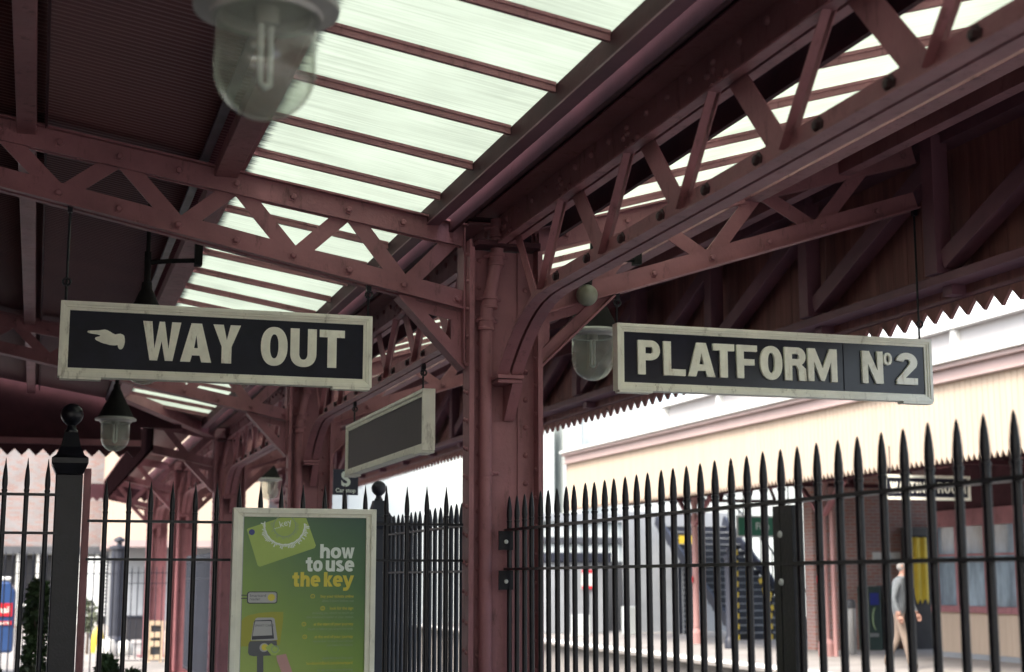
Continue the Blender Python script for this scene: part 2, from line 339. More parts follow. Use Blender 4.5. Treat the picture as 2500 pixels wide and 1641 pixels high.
def text(name, body, size, x, z, y0, m, parent, align='RIGHT', bold=0.0, depth=0.002, rot=0.0, shear=0.0, sx=1.0):
    c = bpy.data.curves.new(name, 'FONT'); c.body = body; c.size = size; c.align_x = align; c.extrude = depth/2; c.offset = bold; c.shear = shear
    c.space_character = sx; c.space_line = 0.85
    t = bpy.data.objects.new("tmp", c); COL.objects.link(t); bpy.context.view_layer.update()
    me = bpy.data.meshes.new_from_object(t.evaluated_get(bpy.context.evaluated_depsgraph_get()))
    bpy.data.objects.remove(t); bpy.data.curves.remove(c)
    off = WLOC.get(parent.name, Vector()); me.materials.clear(); cr, sr = math.cos(rot), math.sin(rot)
    for v in me.vertices:
        u, w, d = v.co; v.co = Vector((x + u*cr - w*sr, y0 - (d+depth/2), z + u*sr + w*cr)) - off
    me.name = name
    return link_mesh(name, me, m, parent)

# ================================================================= SETTING
tag(bx(-900, 900, -900, 900, -1.6, -1.25).build("ground", GRAVEL), kind="structure")
tag(bx(-60, 4.75, -25, 90, -1.2, 0).build("near_platform", PAVE), kind="structure")
tag(bx(4.75, 11.6, -25, 90, -1.24, -1.05).build("track_bed", GRAVEL), kind="structure")
fp = MB().box(12.05, 60, -25, 110, -1.2, -0.06).box(11.85, 60, -25, 110, -0.06, 0)
tag(fp.build("far_platform", PAVE), kind="structure")
tag(bx(11.87, 12.35, -25, 110, 0.004, 0.008).build("platform_edge_line", EDGEW), kind="structure")
tag(bx(4.35, 4.73, -25, 90, 0.004, 0.008).build("near_platform_edge_line", EDGEW), kind="structure")
for i, (x, lab) in enumerate(((7.6, "nearer steel running rail on the track between the platforms"), (9.05, "farther steel running rail beside the far platform"))):
    r = MB()
    r.box(x-.035, x+.035, -25, 100, -.96, -.92).box(x-.012, x+.012, -25, 100, -1.03, -.96).box(x-.07, x+.07, -25, 100, -1.05, -1.03)
    tag(r.build("running_rail", STEEL), lab, "rail", "rails of the track")

# ================================================================= COLUMNS  (origin at the column foot)
YC = [7.4, 13.2, 19.0, 24.8, 30.6]
CX = 2.269
def make_column():
    t = thing("canopy_column", "", "column", (CX, 7.4, 0), "columns along the canopy")
    y = 7.4
    w = bx(2.098, 2.440, 7.387, 7.399, 0, 3.2)
    w.build("web_plate", MAROON, t)
    bx(2.196, 2.332, 7.378, 7.3865, 0, 2.30).build("cover_plate", MAROON, t)
    for x0, x1, s in ((2.071, 2.084, 1), (2.454, 2.467, -1)):
        f = bx(x0, x1, 7.300, 7.422, 0, 3.24)
        xo = x0 if s > 0 else x1
        k = 0
        z = 0.12
        while z < 3.2:
            f.rivet((xo, 7.335, z), (-s, 0, 0), .013); f.rivet((xo, 7.385, z+.012), (-s, 0, 0), .013)
            z += .145
        f.build("flange", MAROON, t, smooth=True)
        a = MB(); xi = x1+.0005 if s > 0 else x0-.0005
        a.box(min(xi, xi+s*.012), max(xi, xi+s*.012), 7.300, 7.3765, 0, 3.2)
        xl = xi + s*.012
        a.box(min(xi, xi+s*.10), max(xi, xi+s*.10), 7.3768, 7.3866, 0, 3.2)
        z = 0.10
        while z < 3.15:
            a.rivet((xi+s*.058, 7.3766, z), (0, -1, 0), .015); a.rivet((xl, 7.345, z+.0725), (s, 0, 0), .013)
            z += .145
        a.build("corner_angle", MAROON, t, smooth=True)
        b = bx(min(xi, xi+s*.1), max(xi, xi+s*.1), 7.3995, 7.409, 0, 3.2); b.build("rear_angle", MAROON, t)
    bx(1.98, 2.56, 7.15, 7.56, 0.001, 0.03).build("base_plate", MAROON, t)
    # bracket that takes the foot of the curved girder flange
    c = MB().box(2.187, 2.326, 7.185, 7.375, 2.503, 2.522).box(2.193, 2.320, 7.20, 7.375, 2.482, 2.500)
    c.build("bracket_ledge", MAROON, t, bevel=.003)
    MB().prism([(2.272, 7.205, 2.480), (2.272, 7.376, 2.480), (2.272, 7.376, 2.305), (2.272, 7.352, 2.305)], (.055, 0, 0)).build("bracket_rib", MAROON, t)
    MB().box(2.10, 2.44, 7.25, 7.55, 3.205, 3.23).build("cap_plate", MAROON_D, t)
    # cross bars of the rear lacing
    return t
def make_pipe():
    t = thing("drainpipe", "", "drainpipe", (2.167, 7.31, 0), "drainpipes on the columns")
    yb = 7.335
    MB().tube([(2.227, yb, 3.36), (2.227, yb, 3.17), (2.222, yb, 3.14), (2.188, yb, 2.95), (2.170, yb, 2.88), (2.167, yb, 2.84), (2.167, yb, 0.05)], .0335, 20).build("pipe", MAROON, t, smooth=True)
    for (x, z, tx) in ((2.227, 3.295, 0), (2.222, 3.145, 0), (2.186, 2.915, 0), (2.167, 2.80, 0)):
        c = MB().lathe([(.036, -.032), (.044, -.030), (.044, -.018), (.040, -.014), (.040, .014), (.046, .018), (.046, .032), (.036, .034)], (x, yb, z), 20)
        c.tube([(x+.03, yb-.005, z+.02), (x+.062, yb+.02, z+.02)], .011, 8)
        c.tube([(x-.03, yb-.005, z+.02), (x-.062, yb+.02, z+.02)], .011, 8)
        c.build("socket", MAROON, t, smooth=True)
    for z in (2.03, 0.9):
        c = MB().lathe([(.034, -.012), (.039, -.012), (.039, .012), (.034, .012)], (2.167, yb, z), 20)
        c.tube([(2.20, yb, z), (2.228, yb-.002, z)], .009, 8).ball((2.231, yb-.004, z), .010, 8, 6)
        c.build("pipe_clip", MAROON, t, smooth=True)
    return t
col0, pip0 = make_column(), make_pipe()
CL = ["broad maroon riveted column standing between the two hanging name boards", "maroon riveted column just left of the blank hanging board",
      "maroon column behind the left edge of the green poster", "fourth maroon column of the row, next to the pale slatted barrier", "most distant maroon column of the row, beyond the left fence"]
PL = ["drainpipe with swan neck on the broad column between the name boards", "drainpipe on the column left of the blank hanging board",
      "drainpipe on the column behind the poster's left edge", "drainpipe on the fourth column of the row", "drainpipe on the most distant column"]
for i, y in enumerate(YC):
    c = col0 if i == 0 else copy_tree(col0, (0, y-7.4, 0)); c["label"] = CL[i]
    p = pip0 if i == 0 else copy_tree(pip0, (0, y-7.4, 0)); p["label"] = PL[i]

# ================================================================= CROSS TRUSSES
def zTL(x): return 3.393 + .160*(1.316-x)      # left arm, top chord bolt line
def zBL(x): return 3.085 + .2045*(1.316-x)
def zTR(x): return 3.318 + .292*(x-2.62)
def zBR(x): return 3.142 + .324*(x-3.145)
def make_truss(side, xend, n_nodes, gx=0.575):
    y0 = 7.40
    L = side == 'L'
    zT, zB = (zTL, zBL) if L else (zTR, zBR)
    xs = 2.068 if L else 2.470
    sg = -1 if L else 1
    t = thing("roof_truss", "", "roof truss", (xs, 7.43, zB(xs)), None)
    def pt(x, f, y): return Vector((x, y, f(x)))
    for nm, f, lo, hi, fl in (("top_chord", zT, -.052, .054, 1), ("bottom_chord", zB, -.040, .052, -1)):
        d = (pt(xend, f, 0)-pt(xs, f, 0)).normalized(); up = Vector((-d.z, 0, d.x)); up = up if up.z > 0 else -up
        c = MB()
        for ya in (y0+.006, y0+.054):                      # two vertical legs of the angle pair
            c.beam(pt(xs, f, ya), pt(xend, f, ya), (0, 1, 0), .006, up, lo, hi)
        for ya in (y0-.014, y0+.074):                      # horizontal legs
            yy0, yy1 = (y0-.035, y0+.0115) if ya < y0 else (y0+.0485, y0+.095)
            h0, h1 = (hi+.0005, hi+.0105) if fl > 0 else (lo-.0105, lo-.0005)
            c.beam(pt(xs, f, (yy0+yy1)/2), pt(xend, f, (yy0+yy1)/2), (0, 1, 0), (yy1-yy0)/2, up, h0, h1)
        c.build(nm, MAROON, t)
    # web members, flat bars between the angle legs
    if L: bn = [1.755 - gx*k for k in range(n_nodes)]; tn = [2.03] + [1.455 - gx*k for k in range(n_nodes)]
    else: bn = [2.80 + .68*k for k in range(n_nodes)]; tn = [3.12-.68] + [3.12 + .68*k for k in range(n_nodes)]
    k = 0
    for i, xb in enumerate(bn):
        for j, xt in enumerate((tn[i], tn[i+1])):
            if not L and (i == 0 and j == 0): continue
            if (L and min(xb, xt) < xend) or (not L and max(xb, xt) > xend): continue
            p, q = Vector((xb, y0+.030, zB(xb)+.0)), Vector((xt, y0+.030, zT(xt)))
            d = (q-p).normalized(); sd = Vector((d.z, 0, -d.x))
            MB().beam(p, q, sd, .040, (0, 1, 0), -.012 if j else 0.001, -.001 if j else .012).build("web_bar", MAROON, t)
    # bolts on the face
    for f, x0 in ((zT, 1.737 if L else 2.64), (zB, 2.031 if L else 2.795)):
        st = .287 if L else .348
        x = x0
        while (x > xend+.05) if L else (x < xend-.05):
            MB().bolt((x, y0-.0001, f(x)), (0, -1, 0), .0175, .020).build("bolt", MAROON, t); x += -st if L else st
    # gusset at the column
    if L: tri = [(1.72, zB(1.72)-.06), (2.068, zB(2.068)-.06), (2.068, 2.575), (2.05, 2.575)]
    else: tri = [(2.90, zB(2.90)-.05), (2.470, zB(2.470)-.05), (2.470, 2.592), (2.49, 2.592)]
    g = MB()
    p0, p1 = Vector((tri[0][0], 0, tri[0][1])), Vector((tri[2][0], 0, tri[2][1]))
    # plate with an opening: three bars round a hole + plate
    A, B, C = tri[0], tri[1], tri[2]
    cen = ((A[0]+B[0]*1.6+C[0])/3.6, (A[1]+B[1]*1.6+C[1])/3.6)
    inn = [(cen[0]+(q[0]-cen[0])*.36, cen[1]+(q[1]-cen[1])*.36) for q in (A, B, C)]
    out = [A, B, C]
    for i in range(3):
        j = (i+1) % 3
        g.prism([(out[i][0], y0+.024, out[i][1]), (out[j][0], y0+.024, out[j][1]), (inn[j][0], y0+.024, inn[j][1]), (inn[i][0], y0+.024, inn[i][1])], (0, .012, 0))
    g.build("gusset_plate", MAROON, t)
    a, b = Vector((A[0], y0+.03, A[1]-.004)), Vector((C[0], y0+.03, C[1]))
    d = (b-a).normalized(); up = Vector((d.z, 0, -d.x)); up = up if up.z < 0 else -up
    m = MB().beam(a, b, (0, 1, 0), .058, up, .0, .011)
    m.beam(a+Vector((0, -.014, 0)), b+Vector((0, -.014, 0)), (0, 1, 0), .0045, up, -.055, -.0005)
    m.beam(a+Vector((0, .02, 0)), b+Vector((0, .02, 0)), (0, 1, 0), .0045, up, -.055, -.0005)
    m.build("gusset_brace", MAROON, t)
    e = MB()                                                # end plate against the column
    xa, xb = (xs-.010, xs-.0005) if L else (xs+.0005, xs+.010)
    e.box(xa, xb, y0-.03, y0+.10, 2.60, zT(xs)+.04)
    e.build("end_plate", MAROON, t)
    return t
tl = make_truss('L', -5.2, 12)
tr = make_truss('R', 4.80, 4)
tls = make_truss('L', 1.32, 3)
TLL = ["long maroon lattice truss from which the pointing-hand board hangs", "maroon lattice truss with its lower chord just under the pointing-hand board"]
TLS = ["short maroon truss arm over the left fence, left of the poster top", "shorter distant truss arm seen between the left fence bars", "most distant short truss arm on the left"]
TRL = ["maroon lattice truss with orange-lit lower chord above the platform number board", "maroon truss arm behind the blank hanging board",
       "right truss arm of the column behind the poster", "right truss arm of the fourth column", "right truss arm of the most distant column"]
for o in (tl, tls): o["group"] = "left truss arms of the canopy"
tr["group"] = "right truss arms of the canopy"
for i, y in enumerate(YC[:2]):
    c = tl if i == 0 else copy_tree(tl, (0, y-7.4, 0)); c["label"] = TLL[i]; c["group"] = "left truss arms of the canopy"
for i, y in enumerate(YC[2:]):
    c = tls if i == 2 else copy_tree(tls, (0, y-7.4, 0)); c["label"] = TLS[i]; c["group"] = "left truss arms of the canopy"
    if i == 2: c.location.y += y-7.4; WLOC[c.name] = Vector(c.location)
for i, y in enumerate(YC):
    c = tr if i == 0 else copy_tree(tr, (0, y-7.4, 0)); c["label"] = TRL[i]; c["group"] = "right truss arms of the canopy"

# ================================================================= LONGITUDINAL LATTICE GIRDERS
GX = 2.258
def make_girder():
    """bay in front of the first column: from the previous column (Y=1.6) to Y=7.4"""
    ya, yb = 1.72, 7.385
    t = thing("lattice_girder", "", "lattice girder", (GX, (ya+yb)/2, 2.825), "lattice girders along the column row")
    zb = 2.825
    half = [(7.205, 2.523), (7.165, 2.562), (7.10, 2.612), (7.03, 2.660), (6.95, 2.706), (6.87, 2.744), (6.78, 2.778), (6.68, 2.804), (6.56, 2.820), (6.42, zb)]
    mid = (1.6+7.4)/2
    path = half + [(2*mid-y, z) for y, z in half[::-1]]
    c = MB()
    for x0, x1 in ((2.191, 2.251), (2.265, 2.325)):
        pr = path; n = len(pr)
        vs = []; fs = []
        for i, (y, z) in enumerate(pr):
            d = Vector((0, pr[min(i+1, n-1)][0]-pr[max(i-1, 0)][0], pr[min(i+1, n-1)][1]-pr[max(i-1, 0)][1])).normalized()
            up = Vector((0, -d.z, d.y)); up = up if up.z > 0 else -up
            p = Vector((0, y, z))
            for x, h in ((x0, 0), (x1, 0), (x1, .010), (x0, .010)): vs.append(p + up*h + Vector((x, 0, 0)))
        for i in range(n-1):
            for k in range(4): fs.append((i*4+k, i*4+(k+1) % 4, (i+1)*4+(k+1) % 4, (i+1)*4+k))
        fs += [(3, 2, 1, 0), tuple((n-1)*4+k for k in range(4))]
        c.add(vs, fs)
        # vertical leg (towards the gap), tapering out in the curve
        xa, xb = (2.241, 2.2505) if x0 < GX else (2.2655, 2.275)
        vs = []; fs = []
        for i, (y, z) in enumerate(pr):
            d = Vector((0, pr[min(i+1, n-1)][0]-pr[max(i-1, 0)][0], pr[min(i+1, n-1)][1]-pr[max(i-1, 0)][1])).normalized()
            up = Vector((0, -d.z, d.y)); up = up if up.z > 0 else -up
            p = Vector((0, y, z)) + up*.0105
            for x, h in ((xa, 0), (xb, 0), (xb, .078), (xa, .078)): vs.append(p + up*h + Vector((x, 0, 0)))
        for i in range(n-1):
            for k in range(4): fs.append((i*4+k, i*4+(k+1) % 4, (i+1)*4+(k+1) % 4, (i+1)*4+k))
        fs += [(3, 2, 1, 0), tuple((n-1)*4+k for k in range(4))]
        c.add(vs, fs)
    c.build("bottom_chord", MAROON, t)
    tc = MB().box(2.2405, 2.2505, ya, yb-.01, 3.215, 3.378).box(2.2655, 2.2755, ya, yb-.01, 3.215, 3.378)
    tc.box(2.125, 2.2505, ya, yb-.01, 3.3785, 3.388).box(2.2655, 2.392, ya, yb-.01, 3.3785, 3.388)
    tc.box(2.2045, 2.2400, ya, yb-.01, 3.2155, 3.2245).box(2.276, 2.311, ya, yb-.01, 3.2155, 3.2245)
    y = ya + .06
    k = 0
    while y < yb-.08:
        tc.rivet((2.2403, y, 3.335), (-1, 0, 0), .018)
        y += .2085
    for i in range(7):
        yn = 6.217 - .8185*i + .045
        for dy, z in ((-.055, 3.262), (.05, 3.305), (.0, 3.25), (.10, 3.30)):
            tc.rivet((2.2403, yn+dy+.03, z), (-1, 0, 0), .018)
    tc.build("top_chord", MAROON, t, smooth=True)
    g = .8185
    for i in range(7):
        yt = 6.265 - g*i                     # top node
        for j, ybm in enumerate((yt+.375, yt-.395)):
            if ybm < 2.5: continue
            p, q = Vector((0, ybm, 2.87)), Vector((0, yt + (.05 if j == 0 else -.05), 3.25))
            d = (q-p).normalized(); sd = Vector((0, d.z, -d.y))
            w = .052 if j == 1 else .026
            x = 2.2605 if j == 1 else 2.2533
            MB().beam(p+Vector((x, 0, 0)), q+Vector((x, 0, 0)), sd, w, (1, 0, 0), -.0025 if j else -.002, .0025 if j else .002).build("web_bar", MAROON, t)
            if j == 0:
                MB().beam(p+Vector((2.238, 0, 0))+sd*-.018, q+Vector((2.238, 0, 0))+sd*-.018, sd, .0025, (1, 0, 0), -.030, .002).build("web_angle", MAROON, t)
    p, q = Vector((2.2605, 6.78, 2.83)), Vector((2.2605, 7.10, 3.25))
    d = (q-p).normalized(); MB().beam(p, q, Vector((0, d.z, -d.y)), .034, (1, 0, 0), -.003, .003).build("web_bar", MAROON, t)
    for i in range(12):
        MB().bolt((2.2409, 6.42 - .4095*i, 2.879), (-1, 0, 0), .0190, .022).build("bolt", BOLTD, t)
    return t
g0 = make_girder()
GL = ["lattice girder with curved foot, running overhead to the upper right corner", "lattice girder above the blank hanging board, its foot curving into the second column",
      "lattice girder between the second and third columns, partly behind the truss", "distant lattice girder beyond the third column", "most distant lattice girder of the row"]
for i in range(5):
    c = g0 if i == 0 else copy_tree(g0, (0, 5.8*i, 0)); c["label"] = GL[i]

# ================================================================= GUTTER
t = thing("valley_gutter", "dark maroon valley gutter running above the column row", "gutter", (2.28, 12, 3.3))
YA, YB = -6.0, 33.0
gt = MB().box(2.02, 2.54, YA, YB, 3.395, 3.405).box(2.02, 2.03, YA, YB, 3.4055, 3.50).box(2.53, 2.54, YA, YB, 3.4055, 3.50)
for k in range(6): gt.box(2.015, 2.545, 1.5+5.8*k-.03, 1.5+5.8*k+.03, 3.3885, 3.3945)
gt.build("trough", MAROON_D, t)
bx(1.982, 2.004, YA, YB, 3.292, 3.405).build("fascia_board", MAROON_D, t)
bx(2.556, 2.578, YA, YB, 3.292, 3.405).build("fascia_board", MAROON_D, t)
b = MB(); b.box(1.985, 1.9815, 6.30, 6.36, 3.30, 3.39); b.build("joint_strap", MAROON_D, t)
# ================================================================= ROOF, LEFT SLOPE
def zL(x): return 3.41 + .165*(1.87-x)
def zR(x): return 3.41 + .30*(x-2.69)
def corr(x0, x1, y0, y1, zf, pitch=.046, amp=.009, th=.03, sub=6):
    m = MB(); n = int((y1-y0)/pitch*sub); vs = []; fs = []
    for i in range(n+1):
        y = y0 + i*pitch/sub; w = amp*math.cos(2*math.pi*i/sub)
        for x in (x0, x1): vs.append((x, y, zf(x)+w))
        for x in (x1, x0): vs.append((x, y, zf(x)+th))
    for i in range(n):
        for k in range(4): fs.append((i*4+k, i*4+(k+1) % 4, (i+1)*4+(k+1) % 4, (i+1)*4+k))
    fs += [(3, 2, 1, 0), tuple(n*4+k for k in range(4))]
    return m.add(vs, fs)
t = thing("canopy_roof", "corrugated dark red underside of the canopy roof on the left", "roof", (-1.5, 7, zL(-1.5)))
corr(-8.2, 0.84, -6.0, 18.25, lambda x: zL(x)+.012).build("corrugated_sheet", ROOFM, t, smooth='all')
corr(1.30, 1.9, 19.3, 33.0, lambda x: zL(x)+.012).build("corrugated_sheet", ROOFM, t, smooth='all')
def purlin(x0, x1, y0, y1, d, name="purlin", m=MAROON, zf=zL, par=None):
    zt = min(zf(x0), zf(x1)) - .004; return bx(x0, x1, y0, y1, zt-d, zt).build(name, m, par, bevel=.004)
purlin(.765, .880, -6, 18.2, .075, par=t)
purlin(.885, .915, -6, 18.2, .035, "edge_angle", par=t)
m = MB().beam((.715, -4, zL(.715)-.014), (.715, 18.2, zL(.715)-.014), (1, 0, 0), .022, (0, 0, 1), -.010, .008); m.build("lead_flashing", LEAD, t)
purlin(-.185, -.095, -6, 18.2, .10, par=t)
m = MB().beam((-.05, -4, zL(-.05)-.01), (-.05, 18.2, zL(-.05)-.01), (1, 0, 0), .006, (0, 0, 1), -.05, .01); m.build("purlin_cleat", MAROON_D, t)
for x in (-1.25, -2.4, -3.5, -4.6): purlin(x-.05, x+.05, -4, 18.2, .10, par=t)
t = thing("rooflight", "bright white glazed strip of roof with dark glazing bars, left of the gutter", "rooflight", (1.4, 7, zL(1.4)))
GB = .593; Y0 = 4.762 - GB*9
bars = [Y0 + GB*k for k in range(0, 32) if Y0+GB*k < 17.75]
EDGE = [(1.87, 17.75), (0.92, 17.30)]
for k, y in enumerate(bars):
    y1 = bars[k+1] if k+1 < len(bars) else 17.9
    if y < 0.2: continue
    m = MB(); a, b = (.905, y+.012, zL(.905)+.02), (1.885, y+.012, zL(1.885)+.02)
    m.beam((.905, (y+y1)/2, zL(.905)+.018), (1.885, (y+y1)/2, zL(1.885)+.018), (0, 1, 0), (y1-y)/2-.002, (0, 0, 1), 0, .006)
    m.build("pane", SKYGL, t)
for y in bars + [17.9]:
    m = MB().beam((.90, y, zL(.90)+.012), (1.864, y, zL(1.864)+.012), (0, 1, 0), .010, (0, 0, 1), -.034, .004)
    m.beam((.90, y, zL(.90)+.012), (1.864, y, zL(1.864)+.012), (0, 1, 0), .016, (0, 0, 1), -.008, .005)
    m.build("glazing_bar", MAROON, t)
b = bx(1.866, 1.926, -3.5, 18.6, 3.332, 3.424); b.build("edge_beam", MAROON_D, t, bevel=.003)  # darker maroon than the glazing bars: this face's shade put into colour
bx(1.862, 1.930, -3.5, 18.6, 3.323, 3.3315).build("edge_angle", TIMBER, t)
m = MB().beam((.82, 17.15, zL(.82)+.01), (2.0, 18.95, 3.36), Vector((0.83, -.55, 0)), .035, (0, 0, 1), -.10, .02)
m.beam((.82, 17.15, zL(.82)+.01), (2.0, 18.95, 3.36), Vector((0.83, -.55, 0)), .06, (0, 0, 1), -.112, -.1005)
m.build("hip_beam", MAROON, t)
# closing roof between hip and end of the wide roof
t2 = thing("hip_roof", "small dark sloping roof behind the far end of the left rooflight", "roof", (1.3, 18.6, 3.4))
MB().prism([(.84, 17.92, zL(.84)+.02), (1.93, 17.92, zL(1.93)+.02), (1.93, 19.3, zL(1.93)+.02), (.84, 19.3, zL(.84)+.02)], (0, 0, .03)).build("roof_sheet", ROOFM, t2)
# ================================================================= ROOF, RIGHT SLOPE
t = thing("canopy_roof", "corrugated dark maroon roof underside on the right, above the boarded valance", "roof", (4.3, 12, zR(4.3)))
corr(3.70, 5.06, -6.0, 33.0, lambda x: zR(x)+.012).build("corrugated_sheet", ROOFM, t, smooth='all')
zt = zR(3.72); bx(3.70, 3.80, -3.5, 32.9, zt-.125, zt-.004).build("purlin", MAROON, t, bevel=.004)
zt = zR(4.35); bx(4.30, 4.38, -3.5, 32.9, zt-.115, zt-.012).build("purlin", MAROON, t, bevel=.004)
t = thing("rooflight", "white glazed strip of roof seen through the lattice girder, right of the gutter", "rooflight", (3.2, 7, zR(3.2)))
bars = [-1.7 + GB*k for k in range(0, 58)]
for k, y in enumerate(bars):
    MB().beam((2.585, y+GB/2, zR(2.585)+.018), (3.705, y+GB/2, zR(3.705)+.018), (0, 1, 0), GB/2-.002, (0, 0, 1), 0, .006).build("pane", SKYGL, t)
    m = MB().beam((2.59, y, zR(2.59)+.012), (3.70, y, zR(3.70)+.012), (0, 1, 0), .010, (0, 0, 1), -.034, .004)
    m.beam((2.59, y, zR(2.59)+.012), (3.70, y, zR(3.70)+.012), (0, 1, 0), .016, (0, 0, 1), -.008, .005)
    m.build("glazing_bar", MAROON, t)
bx(2.583, 2.625, -3.5, 33, 3.336, 3.375).build("edge_beam", MAROON, t)
# a flat closing board over the gutter's end bays keeps the valley dark
# ================================================================= BOARDED VALANCE, RIGHT EAVES
def dagger_boards(pos, y0, pitch, n, ztop, znotch, ztip, th, axis='Y', rnd=True, gap=.004):
    m = MB()
    for i in range(n):
        a, b = y0+i*pitch+gap/2, y0+(i+1)*pitch-gap/2; c = (a+b)/2
        dz = random.uniform(-.003, .003) if rnd else 0
        pl = [(a, ztop), (b, ztop), (b, znotch), (c, ztip+dz), (a, znotch)]
        if axis == 'Y': m.prism([(pos, u, w) for u, w in pl], (th, 0, 0))
        else: m.prism([(u, pos, w) for u, w in pl], (0, th, 0))
    return m
BV = t = thing("boarded_valance", "long boarded valance with a zigzag lower edge and braced studs, right eaves", "valance", (4.95, 14, 2.985))
dagger_boards(5.0, 6.915-.0825-.1655*70, .1655, 228, 4.16, 3.066, 2.985, .022).build("boards", BOARDM, t)
bx(4.985, 4.9995, -4.6, 32.9, 3.085, 3.105).build("cover_strip", TIMBER, t)
bx(4.835, 4.9995, -4.6, 32.9, 3.158, 3.212).build("rail", TIMBER, t, bevel=.004)
bx(4.86, 4.9995, -4.6, 32.9, 3.98, 4.06).build("top_rail", TIMBER, t)
for k in range(-5, 18):
    y = 7.28 + 1.5*k
    bx(4.80, 4.905, y-.06, y+.06, 3.214, 4.03).build("stud", TIMBER, t, bevel=.004)
    bx(4.905, 4.9995, y-.045, y+.045, 3.10, 3.157).build("stud_foot", TIMBER, t)
    p, q = Vector((4.87, y-.06, 3.29)), Vector((4.87, y-1.42, 3.86)); d = (q-p).normalized(); sd = Vector((0, d.z, -d.y))
    MB().beam(p, q, sd, .055, (1, 0, 0), -.035, .07).build("brace", TIMBER, t, bevel=.004)
# ================================================================= END VALANCE AND NARROW CANOPY EDGE, LEFT
t = thing("end_valance", "dark maroon zigzag end board across the far end of the left roof", "valance", (-2.5, 18.3, 2.9))
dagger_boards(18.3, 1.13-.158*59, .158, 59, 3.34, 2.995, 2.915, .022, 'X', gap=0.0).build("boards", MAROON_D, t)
bx(-8.3, 1.13, 18.24, 18.298, 3.05, 3.12).build("rail", MAROON, t)
bx(-8.3, 1.6, 18.323, 18.36, 3.28, 5.15).build("gable_boarding", MAROON_D, t)
t = thing("edge_valance", "plain maroon edge board running back along the narrow far canopy", "valance", (1.27, 25, 3.03))
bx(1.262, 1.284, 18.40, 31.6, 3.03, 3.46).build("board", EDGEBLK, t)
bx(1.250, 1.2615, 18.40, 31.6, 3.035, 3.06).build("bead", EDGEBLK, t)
t = thing("end_valance", "small distant zigzag end board at the far end of the narrow canopy", "valance", (1.5, 31.8, 3.05))
dagger_boards(31.8, 0.9, .158, 9, 3.42, 3.14, 3.055, .022, 'X', gap=0).build("boards", MAROON_D, t)

# unseen wall, added to block light coming from the left
t = bx(-7.75, -7.40, -6, 17.6, 0, 4.85).build("light_block_wall", BRICKR); tag(t, "unseen red brick wall added to block light from the left of the near platform", "wall")

